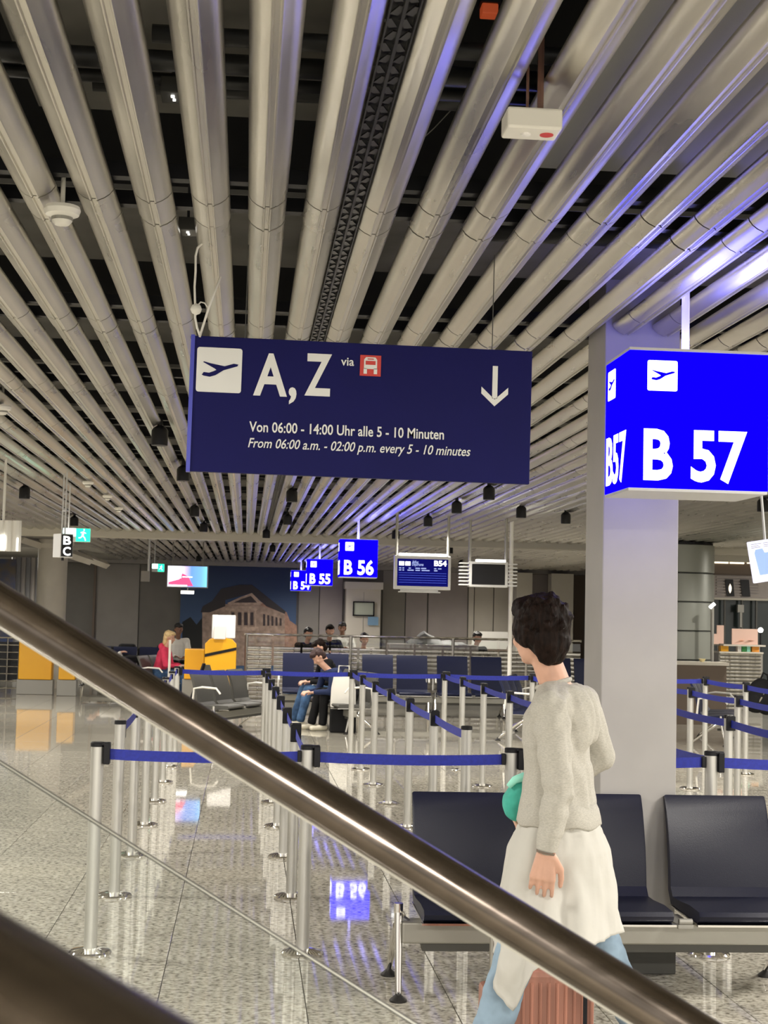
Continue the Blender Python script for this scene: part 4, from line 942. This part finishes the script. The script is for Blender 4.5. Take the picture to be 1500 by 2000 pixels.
def hand(bm, w, d, palm, s=1., curl=.5, side=1):
    """w wrist, d direction of the fingers, palm normal; side +1/-1 puts the thumb"""
    d = Vector(d).normalized(); pn = Vector(palm); pn = (pn-d*pn.dot(d)).normalized(); x = d.cross(pn)*side
    w = Vector(w)
    seg(bm, w-d*.03*s, w+d*.01*s, (.026*s, .019*s), (.028*s, .018*s), flat=x)
    for k in (-1, -.33, .33, 1):
        seg(bm, w+d*.008*s+x*k*.016*s, w+d*.082*s+x*k*.030*s, .015*s, .0125*s, 10)
    for k, L in ((-1, .068), (-.33, .080), (.33, .076), (1, .058)):
        p = w+d*.084*s+x*k*.0315*s; dr = (d+x*k*.06).normalized(); tot = L*s
        cu = curl*(1+.12*(k+1))
        for j, fr_ in enumerate((.42, .33, .25)):
            dr = (dr*math.cos(cu*.8)+pn*math.sin(cu*.8)).normalized(); dr = dr if j == 0 else dr
            q = p+dr*tot*fr_
            seg(bm, p, q, (.0090-.0007*j)*s, (.0084-.0008*j)*s, 8); p = q
            pn_ = pn
            # rotate the bending frame
            ax = dr.cross(x).normalized(); pn = ax if ax.dot(pn_) > 0 else -ax
        pn = (Vector(palm)-d*Vector(palm).dot(d)).normalized()
    t0 = w+d*.02*s-x*.026*s; t1 = t0+(d*.75-x*.62+pn*.25).normalized()*.040*s; t2 = t1+(d*.95-x*.2+pn*.35).normalized()*.030*s; t3 = t2+(d+pn*.4).normalized()*.024*s
    seg(bm, t0, t1, .016*s, .0125*s, 10); seg(bm, t1, t2, .0118*s, .0105*s, 8); seg(bm, t2, t3, .0105*s, .009*s, 8)
def head(bm, c, f, up, s=1.):
    """skull, jaw, nose, brow, ears, lips; f facing direction"""
    f = Vector(f).normalized(); up = Vector(up); up = (up-f*up.dot(f)).normalized(); l = up.cross(f)
    R = Matrix((l, f, up)).transposed(); c = Vector(c)
    P = lambda x, y, z: c+R @ V(x*s, y*s, z*s)
    ico(bm, P(0, -.012, .028), (.073*s, .092*s, .088*s), R, 3)
    ico(bm, P(0, .022, -.035), (.056*s, .066*s, .070*s), R, 3)
    ico(bm, P(0, .055, -.082), (.026*s, .026*s, .022*s), R, 2)
    seg(bm, P(0, .080, .012), P(0, .100, -.024), .009*s, .013*s, 10); ico(bm, P(0, .098, -.028), (.016*s, .012*s, .010*s), R, 1)
    seg(bm, P(-.030, .070, .026), P(.030, .070, .026), .012*s, .012*s, 8)
    seg(bm, P(-.018, .083, -.054), P(.018, .083, -.054), .008*s, .008*s, 8)
    for k in (-1, 1):
        ico(bm, P(k*.074, -.008, -.005), (.010*s, .020*s, .032*s), R, 2)
        ico(bm, P(k*.040, .058, -.025), (.020*s, .020*s, .022*s), R, 2)
    return P, R
def face_bits(parent, P, R, s=1.):
    for k in (-1, 1):
        mb = MB(); c = P(k*.030, .0745, .010)
        bm = bmesh.new(); ico(bm, c, (.0135*s, .009*s, .0085*s), R, 2); me = bpy.data.meshes.new('eye'); bm.to_mesh(me); bm.free(); me.shade_smooth(); me.materials.append(M['clothwhite']); o = bpy.data.objects.new('eye', me); col.objects.link(o); o.parent = parent
        bm = bmesh.new(); ico(bm, P(k*.030, .083, .010), (.006*s, .003*s, .006*s), R, 1); me = bpy.data.meshes.new('iris'); bm.to_mesh(me); bm.free(); me.materials.append(M['black']); eo = o; o = bpy.data.objects.new('iris', me); col.objects.link(o); o.parent = eo
def hairdisp(a, fq, seed=0.):
    def d(co, n):
        w = V(co.x*fq, co.y*fq, co.z*fq*.55+seed)
        return a*(noise.noise(w)+.5*noise.noise(w*2.3)+.25*noise.noise(w*5.1))
    return d
# ---------------------------------------------------------------- the walking man
def walking_man():
    Yp = 4.95
    A = lambda x, y, dy=0.: at(x, y, Yp+dy)
    root = empty('person', (A(1095, 1640).x, Yp, 0), label='large foreground person walking left, grey long-sleeved top, white jacket round the waist, light jeans', cat='person')
    O = root.location.copy(); L = lambda p: Vector(p)-O
    fw = V(-.95, .31, 0).normalized(); lf = V(-.31, -.95, 0).normalized(); up = V(0, 0, 1)
    T = lambda x, y, fx_=0., lx=0.: L(A(x, y))+fw*fx_+lf*lx
    pelvis = T(1092, 1665); waist = T(1090, 1575); chest = T(1090, 1430); neck0 = T(1088, 1335); neck1 = T(1062, 1275)
    hipL = pelvis+lf*.09; hipR = pelvis-lf*.09
    shL = L(A(1074, 1385, -.17)); elL = L(A(1090, 1545, -.245)); wrL = L(A(1068, 1655, -.25))
    shR = L(A(1138, 1372, .17)); elR = L(A(1174, 1478, .20)); wrR = L(A(1050, 1560, .24))
    # left leg strides forward (to the left), right leg trails
    knL = L(A(1005, 1872, -.08)); anL = V(L(A(925, 2080, -.08)).x, knL.y, .10)
    knR = L(A(1172, 1850, .06)); anR = V(L(A(1275, 2060, .1)).x, knR.y+.02, .16)
    # ---- body
    bm = bmesh.new()
    hc = L(A(1052, 1238)); hf = V(-.50, .86, -.02).normalized(); hup = V(-.04, 0, 1)
    P, R = head(bm, hc, hf, hup, 1.0)
    seg(bm, neck0-V(0, 0, .02), neck1, .058, .052, 14); seg(bm, neck1, hc-V(0, 0, .03), .05, .05)
    seg(bm, neck0-V(0, 0, .03)+lf*.02, shL, .055, .045); seg(bm, neck0-V(0, 0, .03)-lf*.02, shR, .055, .045)
    seg(bm, chest, neck0-V(0, 0, .09), (.14, .09), (.13, .08), flat=lf); seg(bm, waist, chest, (.12, .085), (.14, .09), flat=lf); seg(bm, pelvis, waist, (.13, .10), (.12, .085), flat=lf)
    chain(bm, [shL, elL, wrL], [.042, .034, .024]); chain(bm, [shR, elR, wrR], [.042, .034, .024])
    dl = (wrL-elL).normalized()
    hd = (V(-.13, .0, -1)).normalized()
    hand(bm, wrL+hd*.012, hd, V(.25, 1, .0), 1.03, .42, side=-1)
    hand(bm, wrR, (wrR-elR), V(0, -.4, -.6), 1., .8, side=1)
    chain(bm, [hipL, knL, anL], [.075, .052, .036]); chain(bm, [hipR, knR, anR], [.075, .052, .036])
    for an in (anL, anR): seg(bm, an-V(0, 0, .05)+V(.03, 0, 0), an-V(.15, 0, .06), (.032, .03), (.034, .022), flat=V(0, 1, 0))
    skinmesh(bm, 'body', 'skin', root, .0045, 3)
    face_bits(root, P, R)
    # ---- shoes
    for an in (anL, anR):
        bm = bmesh.new(); seg(bm, an-V(-.045, 0, .055), an-V(.17, 0, .062), (.045, .042), (.045, .034), flat=V(0, 1, 0)); seg(bm, an-V(-.01, 0, 0), an-V(0, 0, .05), .045, .045)
        skinmesh(bm, 'shoe', 'shoe', root, .008, 4)
    # ---- jeans
    bm = bmesh.new()
    seg(bm, pelvis+V(0, 0, .06), pelvis-V(0, 0, .02), (.165, .125), (.175, .135), flat=lf)
    chain(bm, [hipL-V(0, 0, .02), knL, anL+V(0, 0, .03)], [.102, .076, .066]); chain(bm, [hipR-V(0, 0, .02), knR, anR+V(0, 0, .03)], [.102, .078, .066])
    def jd(co, n):
        return .007*noise.noise(V(co.x*6, co.y*6, co.z*16))+.004*noise.noise(V(co.x*14, co.y*14, co.z*38))
    skinmesh(bm, 'jeans', 'jeans', root, .010, 5, jd)
    # ---- shirt
    bm = bmesh.new()
    seg(bm, waist-V(0, 0, .035), waist+V(0, 0, .10), (.176, .142), (.160, .124), flat=lf)
    seg(bm, waist+V(0, 0, .08), chest+V(0, 0, .02)+fw*.008, (.160, .122), (.172, .118), flat=lf)
    seg(bm, chest+fw*.008, neck0-V(0, 0, .10), (.172, .118), (.165, .095), flat=lf)
    seg(bm, neck0-V(0, 0, .055)+lf*.05, shL+V(0, 0, .0), .078, .062); seg(bm, neck0-V(0, 0, .055)-lf*.05, shR, .078, .062)
    seg(bm, neck0-V(0, 0, .06), neck0+V(.0, 0, -.022), (.082, .074), (.064, .058), flat=lf)
    for k in (-1, 1): ico(bm, chest+V(0, 0, .04)-fw*.050+lf*k*.075, (.085, .055, .13), None, 2)
    chain(bm, [shL, (shL+elL)/2, elL, (elL+wrL)/2, wrL-dl*.008], [.064, .062, .052, .046, .036])
    chain(bm, [shR, (shR+elR)/2, elR, (elR+wrR)/2, wrR], [.062, .056, .050, .046, .038])
    ew = elL
    def sd_(co, n):
        a = 0.
        de = (co-ew).length
        a += .0045*math.exp(-(de/.10)**2)*math.sin((co-ew).dot(dl)*80+co.x*30+3*noise.noise(co*8))
        a += .0035*math.exp(-((co.z-waist.z+.0)/.07)**2)*math.sin(co.z*85+co.x*12+6*noise.noise(co*6))
        if n.x > .2: a += .0035*math.sin(co.y*75+co.x*40+co.z*9+3*noise.noise(co*7))*min(1, (n.x-.2)*2)
        a += .005*noise.noise(V(co.x*5, co.y*5, co.z*10))+.003*noise.noise(V(co.x*12+co.z*14, co.y*12, co.z*12))
        dsh = (co-shL).length; a += .004*math.exp(-((dsh-.08)/.05)**2)*math.sin((co-shL).dot(V(.75, .1, -.65))*105+2*noise.noise(co*9))
        return a
    skinmesh(bm, 'knit_top', 'shirt', root, .007, 5, sd_)
    # neck rib and sleeve cuff
    wc_ = T(1092, 1592)
    nb = neck0+V(-.002, 0, -.010)+fw*.010; rings = []
    for i in range(25):
        a = 2*PI*i/24; c = nb+lf*math.cos(a)*.058+fw*math.sin(a)*.056+V(0, 0, .010-.016*math.sin(a))
        o_ = (lf*math.cos(a)+fw*math.sin(a)).normalized()
        rings.append([c+o_*.007*math.cos(t)+V(0, 0, .009*math.sin(t)) for t in (0, 1.05, 2.1, 3.14, 4.2, 5.24)])
    MB().loft(rings, cap=False).build('neck_rib', 'shirt', root, smooth=True)
    MB().tube([wrL-dl*.035, wrL-dl*.008, wrL+dl*.010], [.039, .036, .032], 20).build('sleeve_cuff', 'shirt', root, smooth='auto')
    MB().tube([wrL+dl*.014, wrL+dl*.020], [.031, .030], 20).build('dark_bracelet', 'brown', root, smooth='auto')
    rings = []
    for i in range(49):
        a = 2*PI*i/48; o_ = fw*math.cos(a)*.130+lf*math.sin(a)*.164; e_ = o_.normalized(); wv = .006*math.sin(a*7)+.006*noise.noise(V(a*2, 0, 4))
        c = wc_+o_+V(0, 0, wv); rings.append([c+e_*u_[0]+V(0, 0, u_[1]) for u_ in ((-.03, .050), (-.008, .046), (.002, .026), (.008, .002), (.012, -.022), (.009, -.027), (-.002, -.026), (-.012, 0))])
    MB().loft(rings, cap=False).build('hem_band', 'shirt', root, smooth=True)
    # ---- hair
    bm = bmesh.new()
    for x, y, z, rx, ry, rz in ((0, -.028, .040, .086, .094, .092), (0, -.058, -.015, .074, .060, .080), (0, .03, .085, .074, .062, .046), (.0, -.062, -.055, .058, .040, .050), (.070, -.01, .02, .024, .055, .062), (-.070, -.01, .02, .024, .055, .062), (.0, .068, .085, .055, .034, .030)):
        ico(bm, P(x, y, z), (rx*1.04, ry*1.04, rz*1.03), R, 3)
    r_ = random.Random(5)
    for i in range(60):
        th, ph = r_.uniform(0, 2*PI), math.acos(r_.uniform(-.45, 1))
        dx, dy, dz = math.sin(ph)*math.cos(th), math.sin(ph)*math.sin(th), math.cos(ph)
        if (dy > .35 and dz < .45) or dz < -.2: continue
        c = (dx*.088, -.022+dy*.098, .032+dz*.097)
        s1 = P(*c); s2 = P(c[0]*.97+r_.uniform(-.022, .022), c[1]*.97+r_.uniform(-.02, .015), c[2]+r_.uniform(-.024, .006))
        seg(bm, s1, s2, r_.uniform(.012, .019), r_.uniform(.007, .012), 8)
    skinmesh(bm, 'curly_hair', 'hair', root, .0055, 2, hairdisp(.007, 32))
    # ---- jacket tied at the waist : an open skirt of cloth round the hips
    NU, NV = 96, 44
    a0, a1 = math.radians(-62), math.radians(262)     # angle from the forward-left opening round the back; 0 = forward, 90 = left (camera side)
    wc = T(1093, 1590)
    def hem(a):
        d_ = math.degrees(a)
        pts = [(-62, .45), (-30, .42), (0, .40), (28, .46), (60, .60), (80, .45), (98, .41), (130, .385), (180, .37), (230, .40), (262, .44)]
        for (x0, y0_), (x1, y1_) in zip(pts, pts[1:]):
            if x0 <= d_ <= x1: t = (d_-x0)/(x1-x0); return y0_+(y1_-y0_)*t
        return .4
    g0 = []
    for j in range(NV+1):
        row = []
        for i in range(NU+1):
            a = a0+(a1-a0)*i/NU; h = hem(a)*j/NV; k = h
            rl, rf = .150+.30*min(k, .12)+.10*k, .116+.24*min(k, .12)+.17*k
            if math.sin(a) < -.2: rf -= .0
            fold = (.006+.06*k)*(math.sin(a*9+3*noise.noise(V(a*1.3, k*4, 0)))*.5+.9*noise.noise(V(a*3.2, k*3.1, 2.))+.5*(abs(noise.noise(V(a*5+k*3, k*7-a*2, 5.)))-.2)+.2*noise.noise(V(a*14, k*12, 1.)))
            fold += .006*math.exp(-(k/.05)**2)*math.sin(k*260)
            rl += .13*max(0, min(1, (k-.22)/.25))*max(0, math.sin(a))
            q = wc+fw*math.cos(a)*(rf+fold)+lf*math.sin(a)*(rl+fold)-V(0, 0, h-.012)
            q += fw*.01*k*max(0, math.cos(a))
            row.append(q)
        g0.append(row)
    vs_ = [p for r in g0 for p in r]; fs = [(j*(NU+1)+i, j*(NU+1)+i+1, (j+1)*(NU+1)+i+1, (j+1)*(NU+1)+i) for j in range(NV) for i in range(NU)]
    jk = MB().add(vs_, fs).build('tied_jacket', 'jacket', root, smooth=True)
    so = jk.modifiers.new('thickness', 'SOLIDIFY'); so.thickness = .004
    # suitcase and turquoise pouch belong to the journey but stand on their own
    q = A(1085, 1900, .32)
    s = empty('suitcase', (q.x, Yp+.36, 0), label='salmon-coloured ribbed suitcase partly behind the walking person', cat='suitcase')
    zt = at(1080, 1880, Yp+.36).z
    x0, x1 = at(1000, 1950, Yp+.36).x-q.x, at(1146, 1950, Yp+.36).x-q.x
    MB().b2((x0-.04, -.13, .06), (x1, .13, zt)).build('shell', 'case', s, bevel=.02)
    for k in range(9):
        xx = x0+(x1-x0)*(k+.5)/9
        MB().tube([(xx, -.131, .10), (xx, -.131, zt-.04)], .006, 6).build('rib', 'case', s, smooth='auto')
    MB().b2((x1-.045, -.137, .07), (x1-.03, -.129, zt-.02)).build('dark_zip', 'black', s)
    for xx in (x0+.02, x1-.04): MB().tube([(xx, -.05, .035), (xx, .05, .035)], .034, 14).build('wheel', 'foot', s, smooth='auto')
    hx = at(962, 1850, Yp+.36).x-q.x; hz = at(962, 1800, Yp+.36).z
    MB().tube([(hx, 0, zt-.1), (hx, 0, hz)], .011, 8).tube([(hx, 0, hz), (hx+.14, 0, hz)], .011, 8).tube([(hx+.14, 0, hz), (hx+.14, 0, zt-.02)], .011, 8).build('pull_handle', 'steel', s, smooth='auto')
    MB().b2((hx-.03, -.12, .08), (hx+.04, .12, zt-.09)).build('side_shell', 'case', s, bevel=.015)
    MB().b2((hx-.02, -.13, zt-.14), (hx+.02, -.11, zt-.09)).build('corner_clip', 'brown', s, bevel=.003)
    bm = bmesh.new(); c = at(1012, 1560, Yp+.20)
    ico(bm, (0, 0, 0), (.050, .05, .078), Matrix.Rotation(.25, 3, 'Y'), 3); ico(bm, (.03, .01, .03), (.05, .05, .05), None, 3); ico(bm, (.035, 0, -.035), (.035, .045, .05), None, 3)
    t = empty('turquoise_pouch', c, label='turquoise padded pouch held in front of the walking person', cat='pouch')
    skinmesh(bm, 'pouch_body', 'teal', t, .006, 3, lambda co, n: .004*math.sin(co.x*90+co.z*50)*.6+.004*noise.noise(co*30))
    MB().tube([(-.040, -.03, .045), (-.02, -.035, .068), (.01, -.04, .080), (.04, -.03, .082)], [.010, .014, .016, .012], 10).build('pale_rim', 'tealight', t, smooth=True)
    MB().tube([(.02, 0, .05), (.06, .02, .09), L(wrR)*0+V(.09, .05, .05)], .006, 8).build('strap', 'teal', t, smooth='auto')
walking_man()
# ---------------------------------------------------------------- small seated and leaning people
def person(loc, rz, label, top, legs, hair, skin='skin', lean=.25, stand=False, s=1., arms='lap', knee=(.12, -.12), shoes='shoe', headpitch=.2, vox=.011, longhair=False, hood=None):
    """front is local -Y"""
    root = empty('person', loc, rz, label=label, cat='person')
    f = V(0, -1, 0); l = V(1, 0, 0)
    hz = .93 if stand else .50
    pel = V(0, 0, hz); tl = V(0, -math.sin(lean), math.cos(lean))
    wa = pel+tl*.16; ch = pel+tl*.36+V(0, 0, 0); nk = pel+tl*.50; hc = nk+V(0, -.03-.05*lean-.06*headpitch, .165)+V(0, -math.sin(lean)*.05, 0)
    sh = [nk-V(0, 0, .05)+l*k*.18 for k in (-1, 1)]; hp = [pel+l*k*.09 for k in (-1, 1)]
    if stand: kn = [hp[i]+V(0, -.02, -.42) for i in (0, 1)]; an = [kn[i]+V(0, .02, -.42) for i in (0, 1)]
    else:
        kn = [V(hp[i].x*1.15, -.44, .52) for i in (0, 1)]; an = [V(kn[i].x*1.05, kn[i].y-(.0 if not knee[i] else knee[i]), .10) for i in (0, 1)]
    if arms == 'lap': el = [sh[i]+V((.05 if i else -.05), -.06, -.27) for i in (0, 1)]; wr = [V(el[i].x*.45, el[i].y-.20, el[i].z-.01) for i in (0, 1)]
    elif arms == 'head': el = [sh[i]+V((.12 if i else -.12), -.12, .02) for i in (0, 1)]; wr = [hc+V((.07 if i else -.07), .04, .02) for i in (0, 1)]
    elif arms == 'table': el = [sh[i]+V((.08 if i else -.08), -.16, -.22) for i in (0, 1)]; wr = [V(el[i].x*.4, el[i].y-.2, el[i].z+.05) for i in (0, 1)]
    bm = bmesh.new()
    hf = V(0, -1, -headpitch).normalized(); P, R = head(bm, hc, hf, V(0, 0, 1))
    seg(bm, nk-V(0, 0, .03), hc-V(0, 0, .05), .052, .048)
    for i in (0, 1):
        seg(bm, nk-V(0, 0, .04), sh[i], .05, .045); chain(bm, [sh[i], el[i], wr[i]], [.042, .034, .024]); chain(bm, [hp[i], kn[i], an[i]], [.075, .05, .036])
        seg(bm, an[i]-V(0, -.03, .05), an[i]-V(0, .15, .06), .032, .026); hand(bm, wr[i], wr[i]-el[i], V(0, -.2, -1), 1.05, .5, side=(1 if i else -1))
    seg(bm, pel, ch, (.12, .10), (.13, .09), flat=l); seg(bm, ch, nk-V(0, 0, .08), (.13, .09), (.12, .07), flat=l)
    skinmesh(bm, 'body', skin, root, vox*.75, 3)
    fd = lambda co, n: .008*noise.noise(co*11+V(lean*9, 0, 0))
    bm = bmesh.new()
    seg(bm, pel+V(0, 0, .04), ch, (.155, .125), (.175, .12), flat=l); seg(bm, ch, nk-V(0, 0, .09), (.175, .12), (.15, .09), flat=l)
    for i in (0, 1):
        seg(bm, nk-V(0, 0, .06)+l*(.03 if i else -.03), sh[i], .07, .062); chain(bm, [sh[i], el[i], wr[i]-(wr[i]-el[i])*.1], [.062, .052, .038])
    if hood: ico(bm, nk+V(0, .07, .0), (.10, .06, .07), None, 2)
    skinmesh(bm, 'top', top, root, vox, 4, fd)
    bm = bmesh.new(); seg(bm, pel+V(0, 0, .05), pel-V(0, 0, .02), (.165, .13), (.175, .14), flat=l)
    for i in (0, 1): chain(bm, [hp[i], kn[i], an[i]+V(0, 0, .02)], [.10, .078, .064])
    skinmesh(bm, 'trousers', legs, root, vox, 4, fd)
    for i in (0, 1):
        bm = bmesh.new(); seg(bm, an[i]-V(0, -.04, .055), an[i]-V(0, .16, .06), (.045, .042), (.045, .036), flat=l); seg(bm, an[i], an[i]-V(0, 0, .05), .045, .045); skinmesh(bm, 'shoe', shoes, root, vox, 3)
    bm = bmesh.new()
    for x, y, z, a_, b_, c_ in ((0, -.026, .04, .086, .092, .090), (0, -.055, -.015, .076, .058, .078), (0, .04, .082, .07, .05, .036), (0, .062, .070, .055, .035, .022)) + (((0, -.06, -.09, .07, .045, .09),) if longhair else ()): ico(bm, P(x, y, z), (a_, b_, c_), R, 2)
    skinmesh(bm, 'hair', hair, root, vox*.8, 2, hairdisp(.010, 26, lean*7))
    return root
def pat(px, Y): return at(px, 1300, Y).x
person((pat(690, 21.1)-.02, 21.2, 0), -1.25, 'person in black trousers bent forward on the bench, nearer of the two resting', 'clothnavy', 'clothblack', 'hairred', lean=.75, headpitch=1.1, knee=(.10, .02))
person((pat(668, 21.8)-.1, 21.85, 0), -1.30, 'person in mid-blue jeans and dark top sitting beside the bent-over traveller', 'clothblack', 'jeansdark', 'hair', lean=.3, headpitch=.6, knee=(.14, .1))
bg_ = empty('white_tote_bag', (pat(672, 20.75), 20.75, 0), label='white tote bag standing upright beside the resting travellers', cat='bag')
rings = [[(math.cos(t)*w_*.5, math.sin(t)*d_*.5, z) for t in [2*PI*i/16 for i in range(16)]] for w_, d_, z in ((.34, .16, 0), (.36, .18, .05), (.34, .16, .3), (.28, .10, .46))]
MB().loft([[(x, y, z+.32) for x, y, z in r] for r in rings]).build('bag_body', 'clothwhite', bg_, smooth='auto'); MB().tube([(-.08, 0, .77), (-.07, 0, .92), (.07, 0, .92), (.08, 0, .77)], .010, 6).build('strap', 'clothwhite', bg_)
MB().b2((-.18, -.1, 0), (.18, .1, .325)).build('black_box_base', 'clothblack', bg_, bevel=.02)
person((pat(312, 27), 26.8, 0), 1.4, 'person with blond hair in a pink-red hooded top at left', 'clothpink', 'jeansdark', 'hairblond', lean=.22, hood=True, longhair=True)
person((pat(343, 28), 28.2, .12), .3, 'person in white top and pale cap beside the pink-topped person', 'clothwhite', 'clothblack', 'hairblack', 'skind', lean=.1)
o = empty('pale_cap', (0, 0, 0))
bpy.data.objects.remove(o)
YB = 28.2
person((pat(588, YB), YB, .15), .35, 'person with black hair in black top behind the partition, leftmost of the group', 'clothblack', 'clothblack', 'hairblack', lean=.5, arms='table')
person((pat(640, YB), YB+.1, .17), .1, 'person with short dark hair in black top behind the partition, second of the group', 'clothblack', 'clothblack', 'hair', lean=.3, arms='table')
person((pat(667, YB+1.3), YB+1.3, .20), -.1, 'person in white top behind the partition, tallest of the group', 'clothwhite', 'clothblack', 'hairblack', 'skind', lean=.1, arms='table')
person((pat(706, YB), YB, .02), .2, 'person with black hair and white top low behind the partition, rightmost of the group', 'clothwhite', 'clothblack', 'hairblack', lean=.2, arms='table')
person((pat(917, YB+.1), YB+.1, .14), .3, 'dark-haired person alone behind the steel partition, under the black monitor', 'clothblack', 'clothblack', 'hairblack', lean=.5, arms='table')
for i, (px_, zz) in enumerate(((588, .15), (640, .17), (667, .20), (706, .02), (917, .14))):
    t = empty('bar_stool', (pat(px_, YB), YB+(0, .1, 1.3, 0, .1)[i], 0), label='backless seat box under the %s traveller behind the steel partition' % ('leftmost', 'second', 'tallest', 'rightmost of the group', 'lone')[i], cat='stool', group='stools behind the partition')
    MB().lathe((0, 0, 0), [(.17, 0), (.17, .02), (.03, .03), (.03, .33+zz), (.18, .35+zz), (.18, .385+zz)], 18).build('seat_and_stem', 'darkgrey', t, smooth='auto')
# lying person on the far bench
def lying():
    q = at(240, 1246, 32.3)
    root = empty('person', (q.x, 32.3, .46), label='person lying on a far bench at left, white top and black trousers', cat='person')
    Z = .10
    bm = bmesh.new(); P, R = head(bm, V(-.62, 0, Z+.08), V(.25, -.1, 1), V(-1, 0, .25))
    seg(bm, V(-.5, 0, Z+.04), V(-.42, 0, Z+.03), .05, .055); seg(bm, V(-.4, 0, Z), V(.1, 0, Z), (.15, .09), (.13, .09), flat=V(0, 1, 0))
    for k in (-1, 1):
        chain(bm, [V(-.36, k*.17, Z), V(-.12, k*.24, Z+.03), V(-.02, k*.06, Z+.16)], [.042, .034, .024]); hand(bm, V(-.02, k*.06, Z+.16), V(.3, -k*.3, .1), V(0, 0, -1), 1, .4)
        chain(bm, [V(.12, k*.09, Z), V(.55, k*.1, Z+.04), V(.95, k*.1, Z+.01)], [.075, .05, .036])
    skinmesh(bm, 'body', 'skin', root, .008, 3)
    bm = bmesh.new(); seg(bm, V(-.36, 0, Z), V(.08, 0, Z), (.18, .115), (.155, .11), flat=V(0, 1, 0))
    for k in (-1, 1): chain(bm, [V(-.36, k*.17, Z), V(-.12, k*.24, Z+.03), V(-.05, k*.1, Z+.14)], [.062, .052, .04])
    skinmesh(bm, 'top', 'clothwhite', root, .011, 3)
    bm = bmesh.new(); seg(bm, V(.06, 0, Z), V(.14, 0, Z), (.165, .12), (.17, .12), flat=V(0, 1, 0))
    for k in (-1, 1): chain(bm, [V(.12, k*.09, Z), V(.55, k*.1, Z+.04), V(.92, k*.1, Z+.01)], [.1, .078, .06])
    skinmesh(bm, 'trousers', 'clothblack', root, .011, 3)
    for k in (-1, 1):
        bm = bmesh.new(); seg(bm, V(.97, k*.1, Z-.02), V(.99, k*.1, Z+.14), .045, .04); skinmesh(bm, 'shoe', 'clothblack', root, .011, 3)
    bm = bmesh.new(); ico(bm, P(0, -.026, .04), (.086, .092, .09), R, 2); ico(bm, P(0, -.05, -.01), (.076, .06, .08), R, 2); skinmesh(bm, 'hair', 'hairblack', root, .009, 2)
lying()
q = at(200, 1250, 33.2)
t = empty('black_luggage_pile', (at(262, 1250, 33.2).x, 33.2, 0), label='row of black padded bags behind the lying person', cat='luggage')
for i in range(4): MB().b2((-.75+i*.42, -.2, 0), (-.38+i*.42, .15, .82+.06*(i % 2))).build('bag', 'clothblack', t, bevel=.06)
# black backpack at the right edge
q = at(1482, 1318, 19.)
t = empty('black_backpack', (q.x, 19., .50), label='bulky black backpack with silver zip on the seats at the right edge', cat='backpack')
bm = bmesh.new(); ico(bm, (0, 0, .20), (.17, .14, .24), Matrix.Rotation(.35, 3, 'Y'), 3); ico(bm, (.12, .02, .12), (.16, .14, .17), None, 3); ico(bm, (-.07, -.06, .12), (.12, .10, .12), None, 3)
skinmesh(bm, 'main_bag', 'clothblack', t, .012, 3, lambda co, n: .01*noise.noise(co*9))
MB().tube([(-.06, -.145, .10), (-.01, -.15, .19)], .010, 6).tube([(.01, -.15, .22), (.03, -.148, .26)], .010, 6).build('silver_zip', 'chrome', t)
MB().tube([(.03, 0, .42), (.06, 0, .50), (.12, 0, .47), (.13, 0, .38)], .014, 8).build('carry_handle', 'clothblack', t, smooth='auto')
